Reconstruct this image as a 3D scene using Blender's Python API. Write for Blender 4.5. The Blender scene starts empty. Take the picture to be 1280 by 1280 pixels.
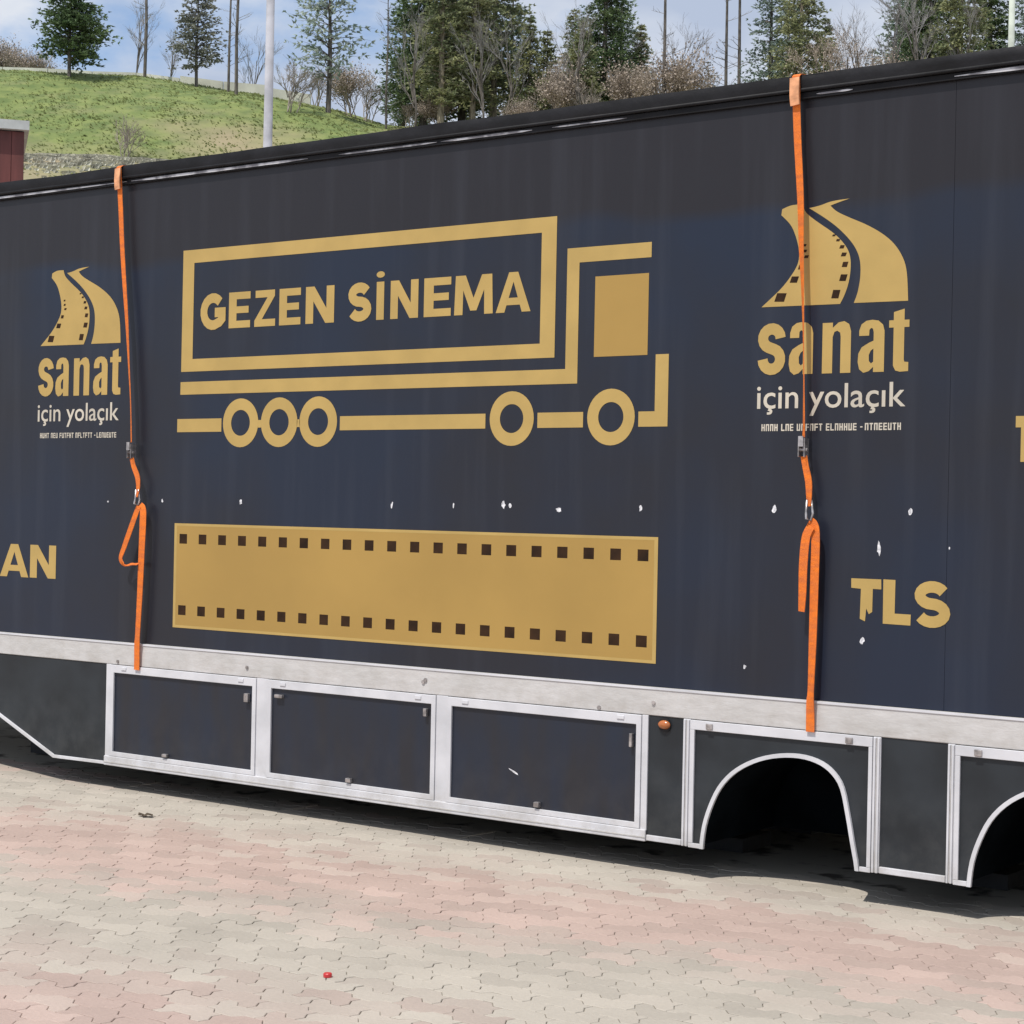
import bpy, bmesh, math, random
from mathutils import Vector, Matrix, noise as mn
random.seed(7)
R = math.radians
S = bpy.context.scene
C = bpy.data.collections.new('place'); S.collection.children.link(C)

# ------------------------------------------------------------------ camera
FW = Vector((-0.59045866, 0.80706735, -0.00092792))
RT = Vector((0.80689252, 0.59035394, 0.02016661))
UP = Vector((-0.01682362, -0.01115881, 0.9997962))
CAM = Vector((0.0, -8.13472, 1.82184))
cd = bpy.data.cameras.new('camera'); cam = bpy.data.objects.new('camera', cd); C.objects.link(cam)
cd.sensor_width = 36; cd.lens = 2343.23 / 1280 * 36; cd.clip_start = .1; cd.clip_end = 3000
M = Matrix((RT, UP, -FW)).transposed().to_4x4(); M.translation = CAM
cam.matrix_world = M; S.camera = cam

# ------------------------------------------------------------------ sky, sun, exposure
SUN_EL, SUN_AZ = R(62), R(-4)          # azimuth measured from -Y (in front of the trailer) towards -X
sd = Vector((math.sin(SUN_AZ) * math.cos(SUN_EL), -math.cos(SUN_AZ) * math.cos(SUN_EL), math.sin(SUN_EL)))
W = bpy.data.worlds.new('World'); S.world = W; W.use_nodes = True
nt = W.node_tree; N = nt.nodes; L = nt.links; N.clear()
out = N.new('ShaderNodeOutputWorld'); bg = N.new('ShaderNodeBackground')
sky = N.new('ShaderNodeTexSky'); sky.sky_type = 'NISHITA'; sky.sun_disc = False
sky.sun_elevation = SUN_EL; sky.sun_rotation = math.atan2(sd.x, sd.y)
sky.air_density = 1.0; sky.dust_density = .0; sky.ozone_density = 5
tc = N.new('ShaderNodeTexCoord'); mp = N.new('ShaderNodeMapping'); mp.inputs['Scale'].default_value = (1, 1, 1.9)
mp.inputs['Location'].default_value = (.35, .1, .2)
ns = N.new('ShaderNodeTexNoise'); ns.inputs['Scale'].default_value = 4.2; ns.inputs['Detail'].default_value = 7
ns.inputs['Roughness'].default_value = .58
rp = N.new('ShaderNodeValToRGB'); rp.color_ramp.elements[0].position = .30; rp.color_ramp.elements[1].position = .47
n2 = N.new('ShaderNodeTexNoise'); n2.inputs['Scale'].default_value = 9; n2.inputs['Detail'].default_value = 5
cr = N.new('ShaderNodeValToRGB')
cr.color_ramp.elements[0].position = .35; cr.color_ramp.elements[0].color = (5.6, 6.5, 8.3, 1)
cr.color_ramp.elements[1].position = .65; cr.color_ramp.elements[1].color = (8.8, 9.3, 10.2, 1)
mx = N.new('ShaderNodeMix'); mx.data_type = 'RGBA'
L.new(tc.outputs['Generated'], mp.inputs[0]); L.new(mp.outputs[0], ns.inputs[0]); L.new(mp.outputs[0], n2.inputs[0])
L.new(ns.outputs[0], rp.inputs[0]); L.new(n2.outputs[0], cr.inputs[0])
L.new(rp.outputs[0], mx.inputs[0]); gn = N.new('ShaderNodeMix'); gn.data_type = 'RGBA'; gn.blend_type = 'MULTIPLY'; gn.inputs[0].default_value = 1; gn.inputs[7].default_value = (1.25, 1.5, 1.65, 1)
L.new(sky.outputs[0], gn.inputs[6]); L.new(gn.outputs[2], mx.inputs[6]); L.new(cr.outputs[0], mx.inputs[7])
L.new(mx.outputs[2], bg.inputs[0]); bg.inputs[1].default_value = .085; L.new(bg.outputs[0], out.inputs[0])
sl = bpy.data.lights.new('sun', 'SUN'); sun = bpy.data.objects.new('sun', sl); C.objects.link(sun)
sl.energy = 3.9; sl.angle = R(.5); sl.color = (1, .955, .89)
sun.rotation_euler = sd.to_track_quat('Z', 'Y').to_euler()
S.view_settings.view_transform = 'Standard'; S.view_settings.look = 'None'; S.view_settings.gamma = 1
S.view_settings.use_curve_mapping = False; S.view_settings.exposure = 0.0

# ------------------------------------------------------------------ materials
def mat(name, col, rough=.6, metal=0., var=.12, scale=6., col2=None, bump=0., bscale=40., stretch=(1, 1, 1), spec=.5, coat=0., lo=.35, hi=.65, island=0., obrand=0., leaf=0.):
    m = bpy.data.materials.new(name); m.use_nodes = True
    t = m.node_tree; n = t.nodes; l = t.links; b = n['Principled BSDF']
    b.inputs['Roughness'].default_value = rough; b.inputs['Metallic'].default_value = metal
    b.inputs['Specular IOR Level'].default_value = spec
    if coat: b.inputs['Coat Weight'].default_value = coat; b.inputs['Coat Roughness'].default_value = .12
    g = n.new('ShaderNodeNewGeometry'); mp = n.new('ShaderNodeMapping'); mp.inputs['Scale'].default_value = stretch
    l.new(g.outputs['Position'], mp.inputs[0])
    nz = n.new('ShaderNodeTexNoise'); nz.inputs['Scale'].default_value = scale; nz.inputs['Detail'].default_value = 6
    l.new(mp.outputs[0], nz.inputs[0])
    r = n.new('ShaderNodeValToRGB'); r.color_ramp.elements[0].position = lo; r.color_ramp.elements[1].position = hi
    c2 = col2 or tuple(c * (1 - var * 1.6) for c in col)
    c1 = col if col2 else tuple(min(1, c * (1 + var)) for c in col)
    r.color_ramp.elements[0].color = (*c2, 1); r.color_ramp.elements[1].color = (*c1, 1)
    l.new(nz.outputs[0], r.inputs[0]); src = r.outputs[0]
    if island or obrand:
        hs = n.new('ShaderNodeHueSaturation'); mr = n.new('ShaderNodeMapRange')
        k = island or obrand
        mr.inputs['To Min'].default_value = 1 - k; mr.inputs['To Max'].default_value = 1 + k
        if island: l.new(g.outputs['Random Per Island'], mr.inputs[0])
        else:
            oi = n.new('ShaderNodeObjectInfo'); l.new(oi.outputs['Random'], mr.inputs[0])
        l.new(mr.outputs[0], hs.inputs['Value']); l.new(src, hs.inputs['Color']); src = hs.outputs[0]
    l.new(src, b.inputs['Base Color'])
    if bump:
        bn = n.new('ShaderNodeTexNoise'); bn.inputs['Scale'].default_value = bscale; bn.inputs['Detail'].default_value = 4
        l.new(mp.outputs[0], bn.inputs[0]); bp = n.new('ShaderNodeBump'); bp.inputs['Strength'].default_value = bump
        bp.inputs['Distance'].default_value = .02
        l.new(bn.outputs[0], bp.inputs['Height']); l.new(bp.outputs[0], b.inputs['Normal'])
    if leaf:
        o_ = n['Material Output']; tr = n.new('ShaderNodeBsdfTranslucent'); ms = n.new('ShaderNodeMixShader'); ms.inputs[0].default_value = leaf
        l.new(src, tr.inputs[0]); l.new(b.outputs[0], ms.inputs[1]); l.new(tr.outputs[0], ms.inputs[2]); l.new(ms.outputs[0], o_.inputs[0])
    return m

def panel_material():
    """navy painted sandwich panel: warmer older band at the top, dust film low down, faint vertical run marks"""
    m = mat('navy_panel_paint', (.012, .019, .038), .36, col2=(.016, .017, .024), scale=.75, lo=.38, hi=.62, spec=.42)  # bluish glow patches are put into the paint colour by this noise
    t = m.node_tree; n = t.nodes; l = t.links; b = n['Principled BSDF']
    g = n.new('ShaderNodeNewGeometry'); sx = n.new('ShaderNodeSeparateXYZ'); l.new(g.outputs['Position'], sx.inputs[0])
    base = b.inputs['Base Color'].links[0].from_socket
    nz = n.new('ShaderNodeTexNoise'); nz.inputs['Scale'].default_value = .8; l.new(g.outputs['Position'], nz.inputs[0])
    ad = n.new('ShaderNodeMath'); ad.operation = 'MULTIPLY_ADD'; ad.inputs[1].default_value = .25; l.new(nz.outputs[0], ad.inputs[0]); l.new(sx.outputs[2], ad.inputs[2])
    mr = n.new('ShaderNodeMapRange'); mr.inputs['From Min'].default_value = 3.43; mr.inputs['From Max'].default_value = 3.50; l.new(ad.outputs[0], mr.inputs[0])
    m1 = n.new('ShaderNodeMix'); m1.data_type = 'RGBA'; l.new(mr.outputs[0], m1.inputs[0]); l.new(base, m1.inputs[6]); m1.inputs[7].default_value = (.0165, .015, .0185, 1)
    # dusty vertical streaks
    mp = n.new('ShaderNodeMapping'); mp.inputs['Scale'].default_value = (5, 5, .3); l.new(g.outputs['Position'], mp.inputs[0])
    n3 = n.new('ShaderNodeTexNoise'); n3.inputs['Scale'].default_value = 1.6; n3.inputs['Detail'].default_value = 5; l.new(mp.outputs[0], n3.inputs[0])
    r3 = n.new('ShaderNodeValToRGB'); r3.color_ramp.elements[0].position = .5; r3.color_ramp.elements[1].position = .82
    r3.color_ramp.elements[1].color = (.16, .16, .16, 1); l.new(n3.outputs[0], r3.inputs[0])
    m2 = n.new('ShaderNodeMix'); m2.data_type = 'RGBA'; l.new(r3.outputs[0], m2.inputs[0]); l.new(m1.outputs[2], m2.inputs[6]); m2.inputs[7].default_value = (.075, .085, .11, 1)
    l.new(m2.outputs[2], b.inputs['Base Color'])
    # oil canning + brushed dust in the gloss
    n4 = n.new('ShaderNodeTexNoise'); n4.inputs['Scale'].default_value = 1.1; n4.inputs['Detail'].default_value = 2; l.new(g.outputs['Position'], n4.inputs[0])
    bp = n.new('ShaderNodeBump'); bp.inputs['Strength'].default_value = .35; bp.inputs['Distance'].default_value = .03
    l.new(n4.outputs[0], bp.inputs['Height']); l.new(bp.outputs[0], b.inputs['Normal'])
    r5 = n.new('ShaderNodeMapRange'); r5.inputs['To Min'].default_value = .30; r5.inputs['To Max'].default_value = .44
    l.new(n3.outputs[0], r5.inputs[0]); l.new(r5.outputs[0], b.inputs['Roughness'])
    return m

def paver_material(name, island):
    m = bpy.data.materials.new(name); m.use_nodes = True
    t = m.node_tree; n = t.nodes; l = t.links; b = n['Principled BSDF']; b.inputs['Roughness'].default_value = .88
    b.inputs['Specular IOR Level'].default_value = .25
    g = n.new('ShaderNodeNewGeometry')
    pos = g.outputs['Position']
    if island == 2: ctr = pos
    elif island: at = n.new('ShaderNodeAttribute'); at.attribute_name = 'stone_centre'; ctr = at.outputs['Vector']
    else: ctr = n.new('ShaderNodeObjectInfo').outputs['Location']
    sx = n.new('ShaderNodeSeparateXYZ'); l.new(ctr, sx.inputs[0])
    nz = n.new('ShaderNodeTexNoise'); nz.inputs['Scale'].default_value = .7; nz.inputs['Detail'].default_value = 3; l.new(ctr, nz.inputs[0])
    if island: rnd = g.outputs['Random Per Island']
    else: rnd = n.new('ShaderNodeObjectInfo').outputs['Random']
    def math_(op, a, b_=None, c=None):
        q = n.new('ShaderNodeMath'); q.operation = op
        for i, v in enumerate((a, b_, c)):
            if v is None: continue
            if isinstance(v, (int, float)): q.inputs[i].default_value = v
            else: l.new(v, q.inputs[i])
        return q.outputs[0]
    # band coordinate along y with drift along x
    v = math_('MULTIPLY_ADD', sx.outputs[0], -.12, sx.outputs[1])
    v = math_('MULTIPLY_ADD', nz.outputs[0], 1.1, v)
    v = math_('MULTIPLY_ADD', rnd, .55, v)
    v = math_('ADD', v, -.32)
    s = math_('COSINE', math_('MULTIPLY', v, 2 * math.pi / 2.6))
    r = n.new('ShaderNodeValToRGB'); e = r.color_ramp.elements
    e[0].position = .1; e[0].color = (.395, .358, .306, 1)
    e[1].position = .9; e[1].color = (.42, .320, .278, 1)
    mid = e.new(.5); mid.color = (.405, .345, .298, 1)
    l.new(math_('MULTIPLY_ADD', s, .5, .5), r.inputs[0])
    # speckle
    n2 = n.new('ShaderNodeTexNoise'); n2.inputs['Scale'].default_value = 55; n2.inputs['Detail'].default_value = 6; l.new(pos, n2.inputs[0])
    n5 = n.new('ShaderNodeTexNoise'); n5.inputs['Scale'].default_value = 2.0; n5.inputs['Detail'].default_value = 6; l.new(pos, n5.inputs[0])
    hs = n.new('ShaderNodeHueSaturation'); l.new(r.outputs[0], hs.inputs['Color'])
    val = math_('MULTIPLY_ADD', rnd, .20, .64)
    val = math_('MULTIPLY_ADD', n2.outputs[0], .22, val)
    val = math_('MULTIPLY_ADD', n5.outputs[0], .38, val)
    l.new(val, hs.inputs['Value']); l.new(hs.outputs[0], b.inputs['Base Color'])
    bp = n.new('ShaderNodeBump'); bp.inputs['Strength'].default_value = .5; bp.inputs['Distance'].default_value = .004
    l.new(n2.outputs[0], bp.inputs['Height']); l.new(bp.outputs[0], b.inputs['Normal'])
    return m

PANEL = panel_material()
DOOR = mat('navy_door_paint', (.012, .019, .036), .40, col2=(.017, .018, .024), scale=2, bump=.12, bscale=2.5, stretch=(3, 3, .8))
SKIRT = mat('dark_grey_skirt_paint', (.017, .022, .027), .5, var=.22, scale=3.5, bump=.1, bscale=3)
ROOF = mat('black_tarp', (.008, .008, .010), .62, spec=.3, var=.3, scale=5, bump=.4, bscale=9)
GOLD = mat('gold_vinyl', (.405, .255, .070), .45, var=.05, scale=1.2, spec=.35)
GOLD2 = mat('pale_gold_vinyl', (.48, .33, .108), .5, var=.05, scale=4, spec=.35)
CREAM = mat('cream_vinyl', (.58, .53, .44), .5, var=.1, scale=4)
BROWN = mat('dark_brown_vinyl', (.035, .016, .006), .6, spec=.2, var=.3, scale=8)
WHITE = mat('white_frame_paint', (.66, .66, .69), .38, col2=(.54, .545, .57), scale=4, lo=.3, hi=.6, bump=.1, bscale=12)
RAIL = mat('scuffed_aluminium_rail', (.60, .585, .575), .5, metal=0., col2=(.50, .49, .475), scale=2.2, lo=.3, hi=.65, stretch=(1, 1, 2.5), bump=.2, bscale=10)
TRIM = mat('bare_aluminium_trim', (.62, .61, .62), .35, metal=.2, col2=(.2, .19, .2), scale=7, lo=.42, hi=.55)
CHIP = mat('bare_metal_chip', (.74, .74, .78), .45, var=.3, scale=60)
BLACK = mat('black_underframe', (.012, .013, .016), .7, var=.3, scale=6, bump=.3, bscale=20)
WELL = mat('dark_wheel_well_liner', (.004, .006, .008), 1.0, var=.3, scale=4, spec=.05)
ORANGE = mat('orange_webbing', (.95, .22, .015), .75, col2=(.72, .17, .03), scale=14, bump=.5, bscale=180, stretch=(1, 1, 3))
STEEL = mat('zinc_plated_steel', (.50, .47, .46), .35, metal=.75, var=.25, scale=30)
LENS = mat('amber_lens', (.42, .12, .02), .25, var=.1, scale=20, coat=1)
PAVER = paver_material('concrete_paver', False); PAVER_F = paver_material('concrete_paver_mass', 1); PAVER_O = paver_material('concrete_paving_far', 2)
JOINT = mat('joint_sand', (.37, .34, .285), .95, scale=5, col2=(.07, .06, .05), lo=.34, hi=.46)
LEAF_DEAD = mat('dead_leaf', (.075, .055, .035), .8, var=.3, scale=30)
REDCAP = mat('red_plastic', (.55, .035, .04), .35, var=.1)
GALV = mat('galvanised_pole', (.40, .40, .43), .85, spec=.15, var=.12, scale=3)
PALEPOLE = mat('weathered_pale_pole', (.48, .52, .45), .8, spec=.2, var=.12, scale=3)
REDCLAD = mat('red_brown_cladding', (.14, .040, .034), .6, var=.25, scale=2.5, stretch=(2, 2, .3))
STONEM = mat('pale_rubble', (.47, .455, .37), .9, var=.25, scale=1.2, island=.25)
WALLW = mat('pale_concrete_wall', (.60, .60, .52), .85, var=.15, scale=.6)
BARK = mat('dark_bark', (.13, .115, .10), .9, var=.35, scale=4, stretch=(3, 3, .6))
PALEBARK = mat('pale_bark', (.30, .26, .19), .9, var=.35, scale=4, stretch=(3, 3, .6))
TWIG = mat('bare_twigs', (.30, .26, .22), .9, var=.25, scale=1.5)
TWIGR = mat('reddish_bare_twigs', (.36, .30, .245), .9, var=.25, scale=1.5)
TWIGG = mat('grey_bare_twigs', (.25, .24, .235), .9, var=.25, scale=1.5)
NEED = mat('spruce_needles', (.16, .22, .09), .75, col2=(.075, .125, .055), scale=1.1, island=.5, leaf=.3)  # distance haze is put into the needle colours here as extra lightness
NEEDY = mat('yellow_green_needles', (.36, .37, .19), .75, col2=(.16, .20, .105), scale=.9, island=.5, leaf=.35)
NEEDG = mat('grey_green_needles', (.30, .30, .24), .75, col2=(.15, .165, .13), scale=1.1, island=.45, leaf=.35)
NEEDB = mat('blue_green_needles', (.33, .40, .32), .75, col2=(.15, .21, .17), scale=1.0, island=.5, leaf=.35)
BUD = mat('pale_budding_leaves', (.48, .53, .46), .8, col2=(.24, .32, .28), scale=1.2, island=.45, leaf=.4)

def grass_material():
    m = mat('spring_grass', (.185, .225, .065), .95, col2=(.105, .15, .040), scale=1.1, lo=.38, hi=.62, bump=.9, bscale=3.2)
    t = m.node_tree; n = t.nodes; l = t.links; b = n['Principled BSDF']; base = b.inputs['Base Color'].links[0].from_socket
    g = n.new('ShaderNodeNewGeometry')
    nz = n.new('ShaderNodeTexNoise'); nz.inputs['Scale'].default_value = .16; nz.inputs['Detail'].default_value = 8; nz.inputs['Roughness'].default_value = .7
    l.new(g.outputs['Position'], nz.inputs[0])
    at = n.new('ShaderNodeAttribute'); at.attribute_name = 'dry'
    ad = n.new('ShaderNodeMath'); ad.operation = 'ADD'; l.new(nz.outputs[0], ad.inputs[0]); l.new(at.outputs['Fac'], ad.inputs[1])
    r = n.new('ShaderNodeValToRGB'); r.color_ramp.elements[0].position = .55; r.color_ramp.elements[1].position = .95; l.new(ad.outputs[0], r.inputs[0])
    mx = n.new('ShaderNodeMix'); mx.data_type = 'RGBA'; l.new(r.outputs[0], mx.inputs[0]); l.new(base, mx.inputs[6]); mx.inputs[7].default_value = (.30, .245, .15, 1)
    l.new(mx.outputs[2], b.inputs['Base Color'])
    return m
GRASS = grass_material()
TUFT = mat('grass_tufts', (.25, .275, .11), .9, col2=(.17, .20, .075), scale=.5, island=.3, leaf=.5)

def dust(m, amt, z0=.15, z1=.62, col=(.26, .235, .20)):
    """road dust that settled low down, in uneven splashes"""
    t = m.node_tree; n = t.nodes; l = t.links; b = n['Principled BSDF']; base = b.inputs['Base Color'].links[0].from_socket
    g = n.new('ShaderNodeNewGeometry'); sx = n.new('ShaderNodeSeparateXYZ'); l.new(g.outputs['Position'], sx.inputs[0])
    mr = n.new('ShaderNodeMapRange'); mr.inputs['From Min'].default_value = z1; mr.inputs['From Max'].default_value = z0; l.new(sx.outputs[2], mr.inputs[0])
    nz = n.new('ShaderNodeTexNoise'); nz.inputs['Scale'].default_value = 7; nz.inputs['Detail'].default_value = 9; nz.inputs['Roughness'].default_value = .7; l.new(g.outputs['Position'], nz.inputs[0])
    r_ = n.new('ShaderNodeValToRGB'); r_.color_ramp.elements[0].position = .42; r_.color_ramp.elements[1].position = .72; l.new(nz.outputs[0], r_.inputs[0])
    a = n.new('ShaderNodeMath'); a.operation = 'MULTIPLY'; l.new(mr.outputs[0], a.inputs[0]); l.new(r_.outputs[0], a.inputs[1])
    c = n.new('ShaderNodeMath'); c.operation = 'MULTIPLY'; c.inputs[1].default_value = amt; l.new(a.outputs[0], c.inputs[0])
    mx = n.new('ShaderNodeMix'); mx.data_type = 'RGBA'; l.new(c.outputs[0], mx.inputs[0]); l.new(base, mx.inputs[6]); mx.inputs[7].default_value = (*col, 1)
    l.new(mx.outputs[2], b.inputs['Base Color'])
dust(SKIRT, .10); dust(DOOR, .07); dust(WHITE, .7, .14, .38, (.34, .31, .27)); dust(RAIL, .6, .78, 1.0, (.33, .30, .26))

# ------------------------------------------------------------------ helpers
class MB:
    def __init__(s): s.v = []; s.f = []
    def add(s, vs, fs):
        k = len(s.v); s.v += [tuple(p) for p in vs]; s.f += [tuple(i + k for i in f) for f in fs]; return s
    def box(s, x0, x1, y0, y1, z0, z1):
        return s.add([(x, y, z) for z in (z0, z1) for y in (y0, y1) for x in (x0, x1)],
                     [(0, 2, 3, 1), (4, 5, 7, 6), (0, 1, 5, 4), (2, 6, 7, 3), (0, 4, 6, 2), (1, 3, 7, 5)])
    def poly(s, pts): return s.add(pts, [tuple(range(len(pts)))])
    def prism(s, p2, y0, y1):
        """x,z outline extruded from y0 (front) to y1"""
        n = len(p2); s.add([(x, y0, z) for x, z in p2] + [(x, y1, z) for x, z in p2],
            [tuple(range(n)), tuple(range(2 * n - 1, n - 1, -1))] + [(i, i + n, (i + 1) % n + n, (i + 1) % n) for i in range(n)]); return s
    def tube(s, pts, rs, n=5, cap=True):
        pts = [Vector(p) for p in pts]; k = len(pts); vs = []
        for i, p in enumerate(pts):
            d = (pts[min(i + 1, k - 1)] - pts[max(i - 1, 0)]).normalized()
            a = d.orthogonal().normalized() if i == 0 else (a - d * a.dot(d)).normalized()
            b = d.cross(a); r = rs[i] if isinstance(rs, (list, tuple)) else rs
            vs += [p + r * (math.cos(t) * a + math.sin(t) * b) for t in [2 * math.pi * j / n for j in range(n)]]
        fs = [(i * n + j, i * n + (j + 1) % n, (i + 1) * n + (j + 1) % n, (i + 1) * n + j) for i in range(k - 1) for j in range(n)]
        if cap: fs += [tuple(range(n))[::-1], tuple((k - 1) * n + j for j in range(n))]
        return s.add(vs, fs)
    def build(s, name, m, parent=None, smooth=False, bevel=0):
        me = bpy.data.meshes.new(name); me.from_pydata(s.v, [], s.f); me.update(); me.materials.append(m)
        if smooth: me.polygons.foreach_set('use_smooth', [True] * len(me.polygons))
        o = bpy.data.objects.new(name, me); C.objects.link(o); o.parent = parent
        if bevel:
            bv = o.modifiers.new('bevel', 'BEVEL'); bv.width = bevel; bv.segments = 2; bv.limit_method = 'ANGLE'
        return o
def empty(name, loc=(0, 0, 0)):
    o = bpy.data.objects.new(name, None); C.objects.link(o); o.location = loc; o.empty_display_size = .3; return o
def tag(o, label=None, cat=None, group=None, kind=None):
    for k, v in (('label', label), ('category', cat), ('group', group), ('kind', kind)):
        if v: o[k] = v
    return o
def recenter(o, loc):
    """move an object's origin to loc without moving its mesh"""
    v = Vector(loc); o.data.transform(Matrix.Translation(-v)); o.location = v; return o
def copy_tree(o, parent=None):
    c = o.copy(); C.objects.link(c); c.parent = parent
    for ch in [x for x in bpy.data.objects if x.parent == o and x.name in C.objects]: copy_tree(ch, c)
    return c

# ------------------------------------------------------------------ the trailer
XL, XR, DEP = -13.9, -0.35, 2.55
TR = empty('cinema_trailer', (0, 0, 0))
tag(TR, 'long dark navy box trailer without wheels, gold truck and film strip graphics on its side', 'trailer')
P = TR
# body panels: two sheets meeting at a narrow seam, 6 mm joint
for x0, x1 in ((XL, -3.4712), (-3.470, XR)):
    MB().box(x0, x1, 0, .05, .94, 3.86).build('side_panel', PANEL, P, bevel=.0006)
MB().box(XL, XR, DEP - .05, DEP, .94, 3.86).build('rear_side_panel', PANEL, P)
MB().box(XL, XL + .05, .052, DEP - .052, .3, 3.86).build('front_panel', PANEL, P)
MB().box(XR - .05, XR, .052, DEP - .052, .3, 3.86).build('tail_panel', PANEL, P)
MB().box(XL + .06, XR - .06, .055, DEP - .055, .86, .93).build('floor_deck', BLACK, P)
# roof with slightly cambered tarp
b = MB(); nx, ny = 60, 8; vs = []
for i in range(nx + 1):
    for j in range(ny + 1):
        x = XL - .03 + (XR - XL + .06) * i / nx; y = -.035 + (DEP + .07) * j / ny
        z = 3.945 + .04 * math.sin(math.pi * j / ny) + .008 * mn.noise(Vector((x * 1.3, y * 2, 0)))
        vs.append((x, y, z))
b.add(vs, [(i * (ny + 1) + j, (i + 1) * (ny + 1) + j, (i + 1) * (ny + 1) + j + 1, i * (ny + 1) + j + 1) for i in range(nx) for j in range(ny)])
b.build('roof_tarp', ROOF, P, smooth=True)
# hanging lip of the tarp, wavy, with a stitched hem standing proud
b = MB(); k = 260; vs = []
prof = lambda x, t: (-.036 - .005 * math.sin(t * math.pi) + .005 * mn.noise(Vector((x * 3, t * 2, 4))))
for i in range(k + 1):
    x = XL - .03 + (XR - XL + .06) * i / k
    zb = 3.872 + .007 * mn.noise(Vector((x * 1.1, 0, 9))) + .004 * mn.noise(Vector((x * 5, 3, 9)))
    zt = 3.945 + .008 * mn.noise(Vector((x * 1.3, -.07, 0))) + .004
    for j in range(5):
        t = j / 4; vs.append((x, prof(x, t), zt + (zb - zt) * t))
b.add(vs, [(i * 5 + j, i * 5 + j + 1, (i + 1) * 5 + j + 1, (i + 1) * 5 + j) for i in range(k) for j in range(4)])
b.build('tarp_edge', ROOF, P, smooth=True)
MB().box(XL, XR, DEP + .002, DEP + .03, 3.83, 3.94).build('far_roof_edge', ROOF, P)
MB().tube([(XL, -.032, 3.877), (XR, -.032, 3.877)], .010, 8).build('tarp_cord', ROOF, P, smooth=True)
# aluminium drip rail: one dark strip, bare where the black has worn off
MB().box(XL, XR, -.024, -.002, 3.835, 3.868).build('drip_rail', ROOF, P, bevel=.003)
for x0, x1, w in ((-13.7, -9.0, .013), (-8.96, -7.46, .015), (-7.22, -6.50, .009), (-6.47, -5.85, .011), (-5.72, -5.25, .007), (-4.17, -3.98, .009), (-3.47, -1.6, .017)):
    zc = 3.851; b = MB(); n = 18; pts = []
    for i in range(n + 1):
        t = i / n; x = x0 + (x1 - x0) * t; h = w * .5 * min(1, 6 * t + .15, 6 * (1 - t) + .15) * (1 + .25 * mn.noise(Vector((x * 7, 0, 1)))); pts.append((x, h))
    b.prism([(x, zc - h) for x, h in pts] + [(x, zc + h) for x, h in reversed(pts)], -.028, -.0245)
    b.build('bare_trim', TRIM, P)

# bottom side rail
MB().box(XL, XR, -.022, .048, .795, .938).build('side_rail', RAIL, P, bevel=.004)
MB().box(XL, XR, -.026, -.0225, .927, .938).build('rail_lip', WHITE, P)
MB().box(XL, XR, DEP - .04, DEP + .03, .795, .938).build('far_side_rail', RAIL, P)
for x, z in ((-7.871, .852), (-6.504, .872), (-6.52, .86), (-9.0, .815), (-5.35, .81), (-5.02, .86), (-10.6, .87)):
    MB().tube([(x, -.022, z), (x, -.029, z)], .011, 8).build('rail_bolt', STEEL, P)

# ---- skirt
YF = -.020          # face plane of the skirt doors
def ring_outline(name, outer, inner, y0, y1, m, parent, bev=.002):
    """frame between two outlines with the same number of points"""
    n = len(outer); vs = [(x, y0, z) for x, z in outer] + [(x, y0, z) for x, z in inner] + [(x, y1, z) for x, z in outer] + [(x, y1, z) for x, z in inner]
    fs = []
    for i in range(n):
        j = (i + 1) % n
        fs += [(i, j, n + j, n + i), (2 * n + i, 3 * n + i, 3 * n + j, 2 * n + j), (i, 2 * n + i, 2 * n + j, j), (n + i, n + j, 3 * n + j, 3 * n + i)]
    return MB().add(vs, fs).build(name, m, parent, bevel=bev)
rect = lambda x0, x1, z0, z1: [(x0, z0), (x1, z0), (x1, z1), (x0, z1)]
def door(x0, x1, latches):
    d = MB().box(x0, x1, YF + .004, YF + .03, .238, .748).build('locker_door', DOOR, P)
    ring_outline('door_frame', rect(x0 - .024, x1 + .024, .214, .792), rect(x0 + .006, x1 - .006, .243, .743), YF - .010, YF + .003, WHITE, d)
    for (x, z, w, h) in latches:
        MB().box(x - w, x + w, YF - .022, YF + .0025, z - h, z + h).build('latch', STEEL, d, bevel=.003)
    for x in (x0 + .10, x1 - .10):
        MB().box(x - .022, x + .022, YF - .015, YF - .0105, .762, .782).build('hinge', WHITE, d, bevel=.002)
    return d
door(-9.036, -7.814, [(-7.862, .672, .016, .026), (-8.55, .262, .02, .010)])
door(-7.672, -6.450, [(-6.494, .694, .011, .022), (-7.046, .262, .018, .012), (-7.60, .70, .03, .010)])
door(-6.320, -5.112, [(-5.145, .660, .008, .035), (-5.727, .267, .016, .014)])
def post(x0, x1, z0=.158, groove=True, z1=.794):
    w = (x1 - x0); b = MB()
    b.box(x0, x1, YF - .004, YF + .03, z0 + .001, z1)
    o = b.build('skirt_post', WHITE, P, bevel=.002)
    if groove:
        c = (x0 + x1) / 2
        MB().box(c - .002, c + .002, YF - .0085, YF - .0043, z0 + .002, z1 - .004).build('post_groove', RAIL, o)
        for s in (-1, 1): MB().box(c + s * w * .26 - w * .15, c + s * w * .26 + w * .15, YF - .012, YF - .0045, z0, z1 - .003).build('post_rib', WHITE, o, bevel=.002)
post(-9.104, -9.062, .168, False)
post(-7.788, -7.698, .158, False); post(-6.424, -6.346, .158, False); post(-5.086, -5.050, .158, False)
post(-4.841, -4.801); post(-3.807, -3.768); post(-3.436, -3.401)
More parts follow.
